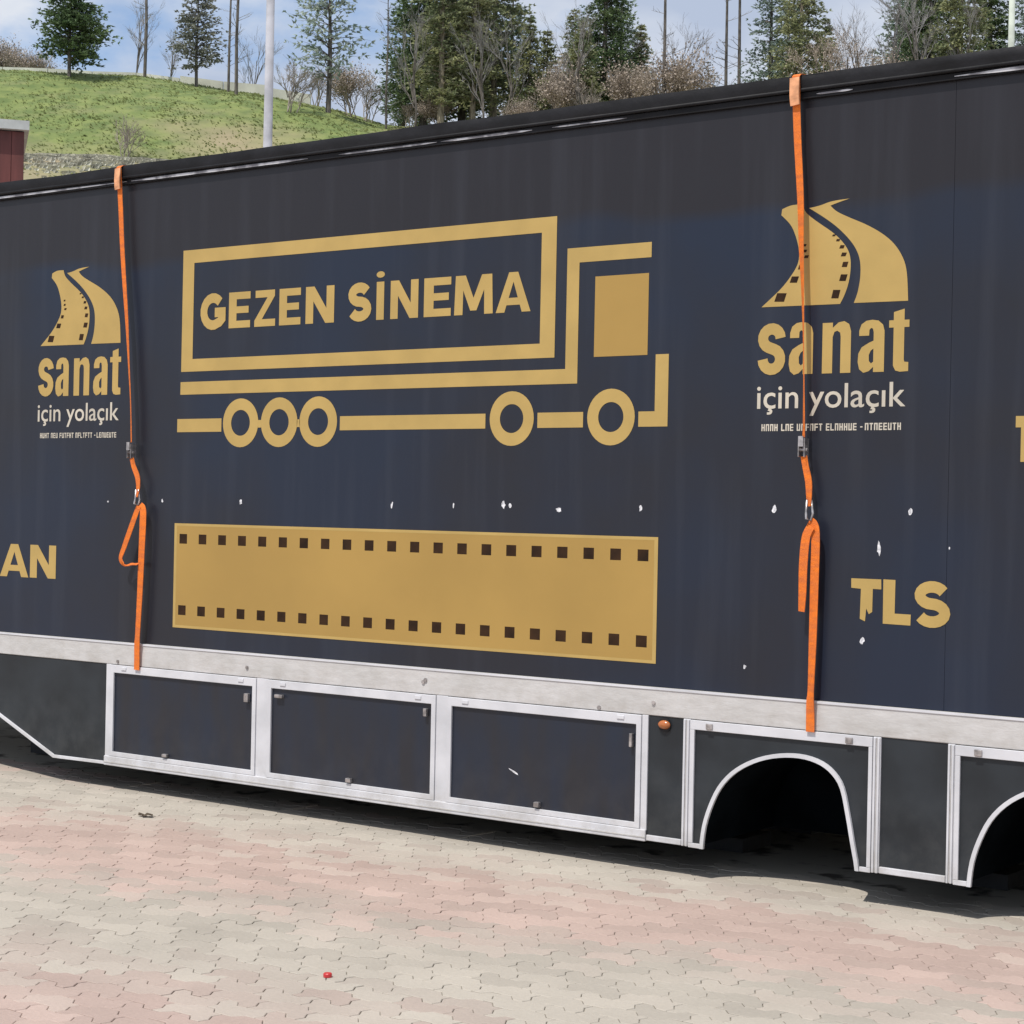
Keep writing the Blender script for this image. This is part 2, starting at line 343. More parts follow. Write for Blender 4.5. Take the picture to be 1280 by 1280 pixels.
# sills under the locker doors, and thin bottom trim elsewhere
MB().box(-9.104, -5.05, YF - .0135, YF + .03, .153, .2125).build('bottom_sill', WHITE, P, bevel=.004)
MB().box(-9.104, -5.05, YF - .0165, YF - .0138, .172, .178).build('sill_ridge', RAIL, P)
MB().box(-5.048, -4.843, YF - .006, YF + .03, .158, .187).build('bottom_trim', WHITE, P, bevel=.003)
MB().box(-5.048, -4.843, YF + .004, YF + .028, .188, .794).build('skirt_panel', SKIRT, P)
def lower_panel(x0, x1):
    MB().box(x0, x1, YF - .006, YF + .03, .158, .189).build('bottom_trim', WHITE, P, bevel=.003)
    MB().box(x0, x1, YF + .004, YF + .028, .190, .794).build('skirt_panel', SKIRT, P)
lower_panel(-3.766, -3.438)
# slanted front section
MB().prism([(-11.12, .793), (-10.146, .387), (-9.585, .165), (-9.106, .172), (-9.106, .793)], YF + .004, YF + .028).build('slanted_skirt_panel', SKIRT, P)
b = MB(); pl = [(-11.15, .794), (-9.592, .158), (-9.106, .164)]
b.prism([(-11.17, .794), (-9.598, .150), (-9.106, .156), (-9.106, .176), (-9.588, .171), (-11.12, .794)], YF - .008, YF + .003); b.build('slanted_trim', WHITE, P, bevel=.002)
# wheel arch panels
ARCH = [(-4.722, .170), (-4.708, .270), (-4.676, .370), (-4.627, .468), (-4.557, .546), (-4.470, .603), (-4.370, .643), (-4.262, .664), (-4.160, .665), (-4.070, .643), (-4.005, .600), (-3.960, .535), (-3.928, .410), (-3.902, .285), (-3.876, .170)]
def smooth_curve(pts, k=3):
    o = []
    for i in range(len(pts) - 1):
        p0, p1, p2, p3 = [Vector(pts[max(0, min(len(pts) - 1, i + q))]) for q in (-1, 0, 1, 2)]
        for j in range(k):
            t = j / k; o.append(tuple(.5 * ((2 * p1) + (p2 - p0) * t + (2 * p0 - 5 * p1 + 4 * p2 - p3) * t * t + (3 * p1 - p0 - 3 * p2 + p3) * t ** 3)))
    return o + [tuple(pts[-1])]
def offset(pts, d):
    o = []
    for i, p in enumerate(pts):
        a = Vector(pts[max(0, i - 1)]); c = Vector(pts[min(len(pts) - 1, i + 1)]); t = (c - a).normalized(); nn = Vector((-t.y, t.x))
        o.append((p[0] + nn.x * d, p[1] + nn.y * d))
    return o
def arch(dx):
    a = [(x + dx, z) for x, z in smooth_curve(ARCH)]
    x0, x1 = -4.799 + dx, -3.809 + dx
    t = [(x0 + (x1 - x0) * i / (len(a) - 1), .790) for i in range(len(a))]
    b = MB(); n = len(a)
    # panel sheet between arch line and a straight top, closed by side strips
    left = [(x0, .170), (x0, .768)]; 
    out = [(x0, .170)] + a + [(x1, .170), (x1, .790), (x0, .790)]
    b.prism(out, YF + .004, YF + .02)
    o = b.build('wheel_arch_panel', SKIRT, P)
    b = MB(); i_, o_ = offset(a, -.010), offset(a, .010)
    i_[0] = (i_[0][0], .155); o_[0] = (o_[0][0], .155); i_[-1] = (i_[-1][0], .155); o_[-1] = (o_[-1][0], .155)
    for q in range(n - 1):
        p = [i_[q], i_[q + 1], o_[q + 1], o_[q]]
        b.add([(x, YF - .012, z) for x, z in p] + [(x, YF + .0035, z) for x, z in p], [(0, 1, 2, 3), (0, 4, 5, 1), (2, 6, 7, 3)])
    b.build('arch_trim', WHITE, o)
    b = MB(); b.box(x0, x1, YF - .009, YF + .0035, .745, .792); b.box(x0, x0 + .024, YF - .009, YF + .0035, .178, .7445); b.box(x1 - .020, x1, YF - .009, YF + .0035, .178, .7445)
    b.box(x0, a[0][0] - .011, YF - .009, YF + .0035, .155, .1775); b.box(a[-1][0] + .011, x1, YF - .009, YF + .0035, .155, .1775)
    b.build('panel_frame', WHITE, o, bevel=.002)
    for x in (x0 + .112, x1 - .118): MB().box(x - .018, x + .018, YF - .020, YF - .0095, .752, .782).build('hinge', STEEL, o, bevel=.003)
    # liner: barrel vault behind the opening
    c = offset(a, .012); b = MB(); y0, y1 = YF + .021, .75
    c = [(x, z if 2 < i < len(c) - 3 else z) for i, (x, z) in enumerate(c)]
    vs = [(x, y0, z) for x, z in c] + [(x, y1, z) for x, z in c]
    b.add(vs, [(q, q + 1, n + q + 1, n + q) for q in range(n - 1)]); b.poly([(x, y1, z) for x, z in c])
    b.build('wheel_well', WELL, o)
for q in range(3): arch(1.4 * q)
lower_panel(-2.366, -2.038); post(-2.407, -2.368); post(-2.036, -2.001)
lower_panel(-.966, XR); post(-1.007, -.968)
# amber side marker
lm = MB().tube([(-4.953, YF + .003, .753), (-4.953, YF - .006, .753)], .036, 18).build('marker_lamp', BLACK, P)
b = MB(); vs = []; fs = []
for i in range(6):
    for j in range(18):
        a = i / 5 * math.pi / 2; t = 2 * math.pi * j / 18; vs.append((-4.953 + .036 * math.cos(a) * math.cos(t), YF - .006 - .018 * math.sin(a), .754 + .023 * math.cos(a) * math.sin(t)))
fs = [(i * 18 + j, i * 18 + (j + 1) % 18, (i + 1) * 18 + (j + 1) % 18, (i + 1) * 18 + j) for i in range(5) for j in range(18)]
b.add(vs, fs).build('amber_lens', LENS, lm, smooth=True)
# far skirt (unseen, built solid to keep the underside dark), underframe, stands that carry it
MB().box(XL + 2.6, XR, DEP - .02, DEP, .16, .794).build('far_skirt', SKIRT, P)
for y in (.85, 1.65): MB().box(XL + .3, XR - .1, y, y + .12, .55, .858).build('chassis_beam', BLACK, P)
for x in (-12.6, -10.6, -7.75, -6.4, -5.08, -3.60, -2.2): MB().box(x - .05, x + .05, .10, DEP - .10, .42, .549).build('cross_member', BLACK, P)
for x in (-10.6, -5.08, -3.60, -2.2):
    for y in (.91, 1.71):
        b = MB(); b.box(x - .06, x + .06, y - .06, y + .06, .08, .419); b.box(x - .16, x + .16, y - .16, y + .16, 0.004, .079); b.build('support_stand', BLACK, P)
for x0, x1 in ((-9.03, -7.82), (-7.67, -6.45), (-6.32, -5.11)):
    b = MB(); b.box(x0, x1, .03, .80, .175, .19); b.box(x0, x1, .785, .80, .1901, .54); b.build('locker_box', BLACK, P)

# ---- graphics on the side (thin vinyl, flat in reality)
YV = -.0015
def flat(name, pts, m, y=YV, parent=P):
    if sum(a[0] * b_[1] - b_[0] * a[1] for a, b_ in zip(pts, pts[1:] + pts[:1])) < 0: pts = pts[::-1]
    return MB().poly([(x, y, z) for x, z in pts]).build(name, m, parent)
def multi(name, polys, m, y=YV, parent=P, dy=0.):
    b = MB()
    for i, pts in enumerate(polys):
        if sum(a[0] * b_[1] - b_[0] * a[1] for a, b_ in zip(pts, pts[1:] + pts[:1])) < 0: pts = pts[::-1]
        b.poly([(x, y - dy * i, z) for x, z in pts])
    return b.build(name, m, parent)
def stroke(pts, w):
    """mitred polyline strip as quads (x,z)"""
    n = len(pts); l_, r_ = [], []
    for i, p in enumerate(pts):
        p = Vector(p)
        d0 = (p - Vector(pts[i - 1])).normalized() if i else None
        d1 = (Vector(pts[i + 1]) - p).normalized() if i < n - 1 else None
        d0 = d0 or d1; d1 = d1 or d0
        nn = Vector((-(d0.y + d1.y), d0.x + d1.x)).normalized(); c = nn.dot(Vector((-d0.y, d0.x)))
        k = w / 2 / max(c, .45); l_.append(tuple(p + nn * k)); r_.append(tuple(p - nn * k))
    return [[r_[i], r_[i + 1], l_[i + 1], l_[i]] for i in range(n - 1)]
def arc(cx, cy, rx, ry, a0, a1, n=14): return [(cx + rx * math.cos(R(a0 + (a1 - a0) * i / n)), cy + ry * math.sin(R(a0 + (a1 - a0) * i / n))) for i in range(n + 1)]
GL = {
 'E': [[(0, 0), (0, 1), (1, 1), (1, .80), (.36, .80), (.36, .60), (.92, .60), (.92, .41), (.36, .41), (.36, .2), (1, .2), (1, 0)]],
 'Z': [[(0, 0), (0, .17), (.62, .8), (.04, .8), (.04, 1), (.97, 1), (.97, .83), (.36, .2), (1, .2), (1, 0)]],
 'N': [[(0, 0), (0, 1), (.30, 1), (.73, .40), (.73, 1), (1, 1), (1, 0), (.70, 0), (.27, .60), (.27, 0)]],
 'M': [[(0, 0), (.03, 1), (.29, 1), (.5, .42), (.71, 1), (.97, 1), (1, 0), (.78, 0), (.77, .62), (.58, .10), (.42, .10), (.23, .62), (.22, 0)]],
 'A': [[(0, 0), (.25, 0), (.5, .76), (.5, 1), (.37, 1)], [(1, 0), (.75, 0), (.5, .76), (.5, 1), (.63, 1)], [(.309, .18), (.691, .18), (.632, .36), (.368, .36)]],
 'İ': [[(0, 0), (0, 1), (1, 1), (1, 0)], [(.5 + .55 * math.cos(R(t)), 1.19 + .085 * math.sin(R(t))) for t in range(0, 360, 30)]],
}
GL['a'] = [[(.04, .70), (.04, .80), (.12, .92), (.30, .985), (.52, 1.0), (.75, .98), (.92, .90), (.98, .78), (.98, 0), (.58, 0), (.58, .76), (.55, .83), (.48, .845), (.42, .81), (.41, .70)],
           [(.58, .60), (.40, .56), (.14, .48), (.02, .36), (0, .2), (.06, .06), (.22, -.01), (.42, .02), (.58, .10), (.58, .20), (.50, .165), (.42, .21), (.41, .33), (.48, .41), (.58, .45)]]
GL['n'] = [[(0, 0), (.36, 0), (.36, .70), (.42, .80), (.52, .82), (.62, .78), (.64, .70), (.64, 0), (1, 0), (1, .80), (.93, .94), (.76, 1.0), (.56, .98), (.36, .88), (.36, .98), (0, .98)]]
def soften(pts, it=2):
    for _ in range(it):
        o = []
        for i, p in enumerate(pts):
            a, b_, c = Vector(pts[i - 1]), Vector(p), Vector(pts[(i + 1) % len(pts)])
            if (b_ - a).angle(c - b_) < R(42): o += [tuple(b_ + (a - b_) * .25), tuple(b_ + (c - b_) * .25)]
            else: o.append(p)
        pts = o
    return pts
def glyph(ch, x0, x1, z0, z1, m=GOLD2, name='letter', y=YV):
    ps = [[(x0 + (x1 - x0) * u, z0 + (z1 - z0) * v) for u, v in poly] for poly in GL[ch]]
    return multi(name, ps, m, y)
SG = {
 'G': [arc(.5, .5, .5, .5, 42, 300) + [(.86, .10), (1, .22), (1, .46), (.60, .46)]],
 'S': [arc(.5, .755, .48, .245, 25, 250, 12) + arc(.5, .255, .5, .255, 75, -155, 12)],
 's': [arc(.5, .765, .5, .235, 0, 250, 12) + arc(.5, .25, .5, .25, 75, -180, 12)],
 'a': [arc(.5, .74, .5, .26, 178, 0, 12) + [(1, .45), (1, -.09)], [(.99, .56), (.6, .52), (.18, .44), (0, .27), (.03, .1), (.22, .0), (.5, .0), (.8, .1), (.98, .22)]],
 'n': [[(0, -.09), (0, 1.09)], [(.02, .72)] + arc(.52, .70, .48, .30, 160, 0, 10) + [(1, .4), (1, -.09)]],
 't': [[(.42, 1.09), (.42, .18), (.52, .05), (.75, .0), (1.2, .0)], [(-.35, .76), (1.2, .76)]],
}
def sglyph(ch, x0, x1, z0, z1, w, m=GOLD2, name='letter', y=YV):
    h = w / 2; X0, X1, Z0, Z1 = x0 + h, x1 - h, z0 + h, z1 - h
    b = MB()
    for k, pl in enumerate(SG[ch]):
        for i, q in enumerate(stroke([(X0 + (X1 - X0) * u, Z0 + (Z1 - Z0) * v) for u, v in pl], w)): b.poly([(x, y - .0006 * k - .00005 * i, z) for x, z in q])
    return b.build(name, m, P)
# GEZEN SİNEMA
gx = [-8.346, -8.131, -8.104, -7.925, -7.89, -7.72, -7.688, -7.517, -7.477, -7.255, -7.149, -6.972, -6.939, -6.875, -6.831, -6.629, -6.588, -6.397, -6.373, -6.107, -6.087, -5.855]
for i, ch in enumerate('GEZENSİNEMA'):
    a, c = gx[2 * i], gx[2 * i + 1]; z0, z1 = 2.888, 3.104
    if ch in 'GS': sglyph(ch, a, c, z0 - .004, z1 + .004, .058)
    else: glyph(ch, a, c, z0, z1) if ch != 'İ' else glyph(ch, a + .004, c - .004, z0, z1)
# lorry pictogram: pieces
Tk = .080
def frame_piece(name, outer, inner, m, y=YV):
    n = len(outer); b = MB()
    for i in range(n):
        j = (i + 1) % n; b.poly([(x, y, z) for x, z in (outer[i], outer[j], inner[j], inner[i])])
    return b.build(name, m, P)
frame_piece('pictogram_box', rect(-8.505, -5.693, 2.635, 3.384), rect(-8.408, -5.790, 2.712, 3.303), GOLD2)
multi('pictogram_chassis', stroke([(-8.508, 2.533), (-5.583, 2.533), (-5.583, 3.168), (-5.100, 3.168)], .078), GOLD2)
flat('pictogram_window', rect(-5.442, -5.113, 2.630, 3.049), GOLD)
for x0, x1 in ((-8.530, -8.148), (-7.193, -6.142), (-5.795, -5.502)): flat('pictogram_bar', rect(x0, x1, 2.263, 2.344), GOLD2)
multi('pictogram_bumper', stroke([(-5.160, 2.302), (-5.024, 2.302), (-5.024, 2.631)], .078), GOLD2)
for x in (-7.988, -7.672, -7.362, -5.966, -5.329):
    b = MB(); n = 36
    for i in range(n):
        a, c = 2 * math.pi * i / n, 2 * math.pi * (i + 1) / n; ri, ro = .078, .147
        b.poly([(x + r * math.cos(t), YV, 2.315 + r * math.sin(t)) for r, t in ((ri, a), (ro, a), (ro, c), (ri, c))])
    b.build('pictogram_wheel', GOLD2, P)
for x in (-7.830, -7.517): flat('pictogram_bar', rect(x - .012, x + .012, 2.285, 2.330), GOLD2)
# film strip with punched square holes
hx = [-8.457 + i * .1671 for i in range(21)]; h = .033
xs = sorted([-8.535, -5.026] + [x - h for x in hx] + [x + h for x in hx]); zs = [1.056, 1.135, 1.195, 1.575, 1.635, 1.700]
b = MB()
for i in range(len(xs) - 1):
    for j in range(5):
        if j in (1, 3) and i % 2 == 1: continue
        b.poly([(xs[i], YV, zs[j]), (xs[i + 1], YV, zs[j]), (xs[i + 1], YV, zs[j + 1]), (xs[i], YV, zs[j + 1])])
bm = None
fs_ = b.build('film_strip', GOLD, P)
b = MB()
for x in hx:
    for z0, z1 in ((1.135, 1.195), (1.575, 1.635)): 
        sh = random.uniform(-.003, .003); b.poly([(x - h, -.0008, z0), (x + h, -.0008, z0), (x + h, -.0008, z1), (x - h, -.0008, z1)])
MBh = b
for x in hx:
    for z0, z1 in ((1.135, 1.195), (1.575, 1.635)):
        flat('sprocket_hole', rect(x - h, x + h, z0, z1), BROWN, -.0008, fs_)
frame_piece('strip_border', rect(-8.535, -5.026, 1.056, 1.700), rect(-8.513, -5.048, 1.072, 1.684), GOLD2, YV - .0004)

LEFT= [(-4.459, 2.842), (-4.407, 2.883), (-4.347, 2.932), (-4.299, 2.987), (-4.262, 3.043), (-4.257, 3.1), (-4.275, 3.17), (-4.305, 3.236), (-4.36, 3.286), (-4.356, 3.315), (-4.307, 3.332), (-4.245, 3.330), (-4.232, 3.294), (-4.204, 3.268), (-4.151, 3.23), (-4.075, 3.179), (-4.024, 3.13), (-3.992, 3.083), (-3.982, 3.026), (-3.989, 2.947), (-4.012, 2.88), (-4.036, 2.838)]
RIGHT= [(-4.21, 3.309), (-4.153, 3.316), (-4.091, 3.334), (-3.997, 3.338), (-4.053, 3.325), (-4.097, 3.312), (-4.065, 3.281), (-3.995, 3.247), (-3.902, 3.206), (-3.816, 3.155), (-3.755, 3.101), (-3.711, 3.031), (-3.694, 2.964), (-3.687, 2.836), (-3.964, 2.839), (-3.944, 2.888), (-3.931, 2.966), (-3.935, 3.045), (-3.961, 3.103), (-4.0, 3.151), (-4.057, 3.206), (-4.127, 3.257)]
HOLES= [((-4.407, 2.866), (-4.354, 2.863), (-4.34, 2.904), (-4.392, 2.907)), ((-4.327, 2.954), (-4.288, 2.952), (-4.277, 2.982), (-4.316, 2.984)), ((-4.28, 3.016), (-4.255, 3.015), (-4.248, 3.035), (-4.273, 3.037)), ((-4.241, 3.069), (-4.22, 3.068), (-4.214, 3.081), (-4.235, 3.082)), ((-4.243, 3.097), (-4.225, 3.096), (-4.22, 3.109), (-4.237, 3.11)), ((-4.243, 3.126), (-4.228, 3.125), (-4.223, 3.136), (-4.239, 3.137)), ((-4.083, 2.867), (-4.045, 2.865), (-4.035, 2.905), (-4.073, 2.907)), ((-4.043, 2.948), (-4.009, 2.946), (-3.999, 2.977), (-4.034, 2.979)), ((-4.031, 3.014), (-4.004, 3.012), (-3.996, 3.037), (-4.024, 3.038)), ((-4.037, 3.065), (-4.012, 3.064), (-4.005, 3.081), (-4.03, 3.083)), ((-4.046, 3.103), (-4.023, 3.102), (-4.017, 3.117), (-4.039, 3.119)), ((-4.064, 3.139), (-4.046, 3.137), (-4.041, 3.148), (-4.059, 3.15)), ((-4.085, 3.164), (-4.069, 3.163), (-4.065, 3.172), (-4.08, 3.173))]
def font_mesh(t, off):
    cu = bpy.data.curves.new('lettering', 'FONT'); cu.body = t; cu.size = 1; cu.offset = off; cu.resolution_u = 4
    o = bpy.data.objects.new('tmp', cu); C.objects.link(o); dg = bpy.context.evaluated_depsgraph_get(); dg.update()
    me = bpy.data.meshes.new_from_object(o.evaluated_get(dg)); C.objects.unlink(o); bpy.data.objects.remove(o); return me
def text_letters(t, x0, x1, z0, height, m, off=0.):
    X = [v.co.x for v in font_mesh(t, off).vertices]; a, c = min(X), max(X); k = (x1 - x0) / (c - a)
    for i, ch in enumerate(t):
        if ch == ' ': continue
        end = max(v.co.x for v in font_mesh(t[:i + 1], off).vertices); me = font_mesh(ch, off); own = max(v.co.x for v in me.vertices)
        for v in me.vertices: v.co = Vector((x0 + (v.co.x - own + end - a) * k, YV, z0 + v.co.y / .71 * height))
        me.materials.clear(); me.materials.append(m); me.name = 'letter'
        o = bpy.data.objects.new('letter', me); C.objects.link(o); o.parent = P
rr = random.Random(3)
for dx in (0., -5.372):
    lane = flat('logo_film_lane', soften([(x + dx, z) for x, z in LEFT]), GOLD2); flat('logo_road_lane', soften([(x + dx, z) for x, z in RIGHT]), GOLD2)
    for i, q in enumerate(HOLES): flat('film_hole', [(x + dx + (.018, .020, .016, .008, .004, .004)[i] if i < 6 else x + dx, z) for x, z in q], BROWN, YV - .0006, lane)
    flat('letter', [(x + dx, z) for x, z in [(-3.757, 2.535), (-3.745, 2.512), (-3.722, 2.506), (-3.680, 2.508), (-3.680, 2.550), (-3.700, 2.552), (-3.703, 2.562), (-3.703, 2.714), (-3.678, 2.714), (-3.678, 2.748), (-3.703, 2.748), (-3.703, 2.800), (-3.757, 2.786), (-3.757, 2.748), (-3.780, 2.748), (-3.780, 2.714), (-3.757, 2.714)]], GOLD2)
    for ch, a, c, zt in (('s', -4.474, -4.323, 2.761), ('a', -4.304, -4.172, 2.760), ('n', -4.125, -3.975, 2.755), ('a', -3.938, -3.800, 2.755)):
        sglyph(ch, a + dx, c + dx, 2.508, zt, .055) if ch == 's' else glyph(ch, a + dx, c + dx, 2.508, zt)
    text_letters('için yolaçık', -4.474 + dx, -3.690 + dx, 2.345, .118, CREAM, .006)
    # line of very small lettering, unreadable at this distance: short upright marks in word groups
    x = -4.446; b = MB(); words = (4, 3, 6, 7, 0, 8); zc = 2.251
    for wn in words:
        if wn == 0: b.poly([(x + dx, YV, zc - .004), (x + .012 + dx, YV, zc - .004), (x + .012 + dx, YV, zc + .002), (x + dx, YV, zc + .002)]); x += .024; continue
        for i in range(wn):
            w = .0185; bars = rr.choice(('ltm', 'lrm', 'lb', 'ltmb', 'lrt', 'lrb', 'ct')); th = .0062
            H_ = {'t': (zc + .017 - th, zc + .017), 'm': (zc - th / 2, zc + th / 2), 'b': (zc - .017, zc - .017 + th)}
            pl = []
            if 'l' in bars: pl.append([(x, zc - .017), (x + th, zc - .017), (x + th, zc + .017), (x, zc + .017)])
            if 'r' in bars: pl.append([(x + w - th, zc - .017), (x + w, zc - .017), (x + w, zc + .017), (x + w - th, zc + .017)])
            if 'c' in bars: pl.append([(x + w / 2 - th / 2, zc - .017), (x + w / 2 + th / 2, zc - .017), (x + w / 2 + th / 2, zc + .017 - th), (x + w / 2 - th / 2, zc + .017 - th)])
            for kx in 'tmb':
                if kx in bars:
                    xa = x + th if 'l' in bars else x; xb = x + w - th if 'r' in bars else x + w; pl.append([(xa, H_[kx][0]), (xb, H_[kx][0]), (xb, H_[kx][1]), (xa, H_[kx][1])])
            for q in pl: b.poly([(u + dx, YV, v) for u, v in q])
            x += .0236
        x += .014
    b.build('small_print', CREAM, P)['kind'] = 'stuff'
# TLS, AN, T
flat('letter', [(-3.948, 1.532), (-3.794, 1.532), (-3.793, 1.485), (-3.836, 1.486), (-3.837, 1.377), (-3.854, 1.366), (-3.868, 1.392), (-3.873, 1.331), (-3.9, 1.342), (-3.897, 1.484), (-3.947, 1.487)], GOLD2)
flat('letter', [(-3.783, 1.533), (-3.722, 1.532), (-3.723, 1.375), (-3.642, 1.374), (-3.643, 1.323), (-3.782, 1.325)], GOLD2)
sglyph('S', -3.627, -3.448, 1.318, 1.534, .053)
glyph('A', -10.200, -9.908, 1.312, 1.530, GOLD2); glyph('N', -9.893, -9.636, 1.313, 1.530, GOLD2)
flat('letter', [(-3.155, 2.291), (-3.020, 2.291), (-3.020, 2.240), (-3.058, 2.240), (-3.058, 2.085), (-3.130, 2.085), (-3.130, 2.240), (-3.155, 2.240)], GOLD2)
# white chips where the paint has gone
chips = [(-9.148, 1.825, .010, .007), (-8.65, 1.837, .010, .013), (-7.973, 1.841, .014, .020), (-6.791, 1.839, .010, .022), (-6.35, 1.841, .006, .014), (-6.008, 1.850, .018, .024), (-5.962, 1.845, .011, .014),
         (-5.648, 1.83, .024, .014), (-5.135, 1.847, .014, .020), (-4.366, 1.851, .017, .022), (-3.655, 1.851, .014, .020), (-3.808, 1.679, .011, .048), (-3.885, 1.238, .016, .020), (-4.512, 1.076, .010, .012), (-3.46, 1.689, .005, .008),
         (-5.895, .424, .045, .006)]
for i, (x, z, w, h_) in enumerate(chips):
    w *= .78; h_ *= .78
    pts = []
    for k in range(9):
        a = 2 * math.pi * k / 9; r = 1 + .9 * mn.noise(Vector((i * 3.1, k * 1.7, 2)))
        u, v = w * r * math.cos(a), h_ * r * math.sin(a)
        if i == 15: u, v = u, v - u * .40
        pts.append((x + u, z + v))
    flat('paint_chip', pts, CHIP, YF + .0035 if i == 15 else -.0012)

# ------------------------------------------------------------------ ratchet straps
def ribbon(pts, w, th, n=8):
    """pts: (x, y, z, twist in degrees); 0 lies flat on the side, 90 stands edge-on"""
    c = []
    for i in range(len(pts) - 1):
        p0, p1, p2, p3 = [Vector(pts[max(0, min(len(pts) - 1, i + q))]) for q in (-1, 0, 1, 2)]
        for j in range(n):
            t = j / n; c.append(.5 * ((2 * p1) + (p2 - p0) * t + (2 * p0 - 5 * p1 + 4 * p2 - p3) * t * t + (3 * p1 - p0 - 3 * p2 + p3) * t ** 3))
    c.append(Vector(pts[-1])); b = MB(); vs = []
    for i, p in enumerate(c):
        q = Vector(p[:3]); d = (Vector(c[min(i + 1, len(c) - 1)][:3]) - Vector(c[max(i - 1, 0)][:3])).normalized(); a = R(p[3])
        wd = Vector((math.cos(a), -math.sin(a), 0)); wd = (wd - d * wd.dot(d)).normalized(); nn = d.cross(wd).normalized()
        for s, u in ((-1, -1), (1, -1), (1, 1), (-1, 1)): vs.append(q + wd * (s * w / 2) + nn * (u * th / 2))
    k = len(c); fs = [(i * 4 + j, i * 4 + (j + 1) % 4, i * 4 + 4 + (j + 1) % 4, i * 4 + 4 + j) for i in range(k - 1) for j in range(4)] + [(3, 2, 1, 0), tuple((k - 1) * 4 + j for j in range(4))]
    return b.add(vs, fs)
for v in (0,): pass
Vector4 = lambda *a: Vector(a)
def strap(name, label, up, low, loop, rx, rz, tilt, hz):
    t = tag(empty(name, (up[0][0], -.04, 3.95)), label, 'strap', 'orange ratchet straps over the trailer side')
    off = -Vector(t.location)
    def bl(mb, nm, m, par=t, **k):
        mb.v = [tuple(Vector(v) + off) for v in mb.v]; return mb.build(nm, m, par, **k)
    # over the roof edge, down the side
    x0 = up[0][0]
    bl(ribbon([(x0 - .02, 1.3, 4.015, 0), (x0 - .01, .3, 3.990, 0), (x0, .03, 3.962, 0)] + [(x0, -.045, 3.948, 0)] + up[0:], .041, .003), 'webbing', ORANGE)
    bl(ribbon([(x0 - .004, -.058, 3.935, 0), (x0, -.066, 3.85, 3), (x0 + .004, -.064, 3.80, 6)], .050, .008, 4), 'edge_sleeve', mat('worn_webbing_sleeve', (.72, .34, .17), .7, var=.2, scale=20))
    # ratchet: two side plates, handle, spindle
    rt = bl(MB().box(rx - .020, rx - .016, -.075, -.03, rz - .045, rz + .045), 'ratchet', STEEL, bevel=.002)
    for mbx, nm in ((MB().box(rx + .012, rx + .016, -.075, -.03, rz - .045, rz + .045), 'side_plate'), (MB().tube([(rx - .026, -.052, rz - .01), (rx + .022, -.052, rz - .01)], .009, 10), 'spindle'), (MB().box(rx - .015, rx + .011, -.083, -.078, rz + .005, rz + .055), 'handle')):
        o = bl(mbx, nm, STEEL, rt)
    # short webbing between the ratchet and the hook
    bl(ribbon(low, .036, .004), 'lower_webbing', ORANGE)
    # double hook of bent rod
    hx_, hz_ = hz
    bl(MB().tube([(hx_ - .012, -.055, hz_ + .055), (hx_ - .016, -.055, hz_), (hx_ - .004, -.075, hz_ - .035), (hx_ + .010, -.055, hz_ - .045), (hx_ + .018, -.050, hz_ - .01), (hx_ + .010, -.055, hz_ + .055)], .0065, 7), 'hook', STEEL, smooth=True)
    for nm, pts, w in loop: bl(ribbon(pts, w, .004), nm, ORANGE)
    return t
upL = [(-9.048, -.050, 3.90, 0), (-9.025, -.050, 3.65, 2), (-9.006, -.050, 3.43, 5), (-8.975, -.052, 3.18, 10), (-8.944, -.055, 2.95, 19), (-8.920, -.055, 2.70, 32), (-8.896, -.055, 2.45, 38), (-8.882, -.055, 2.20, 36)]
upR = [(-4.268, -.050, 3.90, 0), (-4.255, -.050, 3.65, 6), (-4.233, -.050, 3.36, 16), (-4.222, -.052, 3.12, 32), (-4.208, -.055, 2.90, 48), (-4.196, -.055, 2.60, 60), (-4.188, -.055, 2.30, 54), (-4.187, -.055, 2.20, 50)]
strap('ratchet_strap', 'left orange ratchet strap with an open triangular loop of webbing, beside the word AN', upL,
      [(-8.880, -.05, 2.10, 5), (-8.862, -.05, 2.05, 0), (-8.822, -.052, 1.98, -5), (-8.812, -.055, 1.91, 10), (-8.824, -.055, 1.86, 25)],
      [('webbing_tail', [(-8.800, -.058, 1.80, -5), (-8.850, -.066, 1.68, -10), (-8.905, -.072, 1.55, -5), (-8.938, -.074, 1.47, 10), (-8.905, -.070, 1.432, 12), (-8.84, -.064, 1.436, 10), (-8.790, -.058, 1.44, 5)], .036),
       ('lashing_end', [(-8.800, -.050, 1.805, -10), (-8.768, -.052, 1.78, -10), (-8.762, -.055, 1.70, -14), (-8.768, -.055, 1.52, -8), (-8.780, -.052, 1.25, 0), (-8.795, -.050, 1.00, 6), (-8.803, -.046, .93, 0), (-8.806, -.042, .85, 0), (-8.808, -.040, .775, 0)], .046)],
      -8.880, 2.145, 0, (-8.818, 1.85))
strap('ratchet_strap', 'right orange ratchet strap crossing the big logo, its tail hanging flat beside it', upR,
      [(-4.186, -.05, 2.11, 10), (-4.176, -.05, 2.06, 10), (-4.158, -.052, 1.99, 5), (-4.152, -.055, 1.92, 20), (-4.152, -.055, 1.87, 40)],
      [('webbing_tail', [(-4.135, -.06, 1.775, 5), (-4.158, -.066, 1.72, 0), (-4.168, -.068, 1.60, 0), (-4.170, -.068, 1.45, 10), (-4.174, -.066, 1.365, 25)], .044),
       ('lashing_end', [(-4.150, -.050, 1.800, 5), (-4.122, -.052, 1.775, 0), (-4.112, -.055, 1.70, 0), (-4.114, -.055, 1.52, 0), (-4.118, -.052, 1.25, 10), (-4.124, -.050, 1.00, 25), (-4.128, -.046, .93, 10), (-4.128, -.042, .85, 0), (-4.128, -.040, .79, 0)], .044)],
      -4.187, 2.150, 0, (-4.150, 1.845))

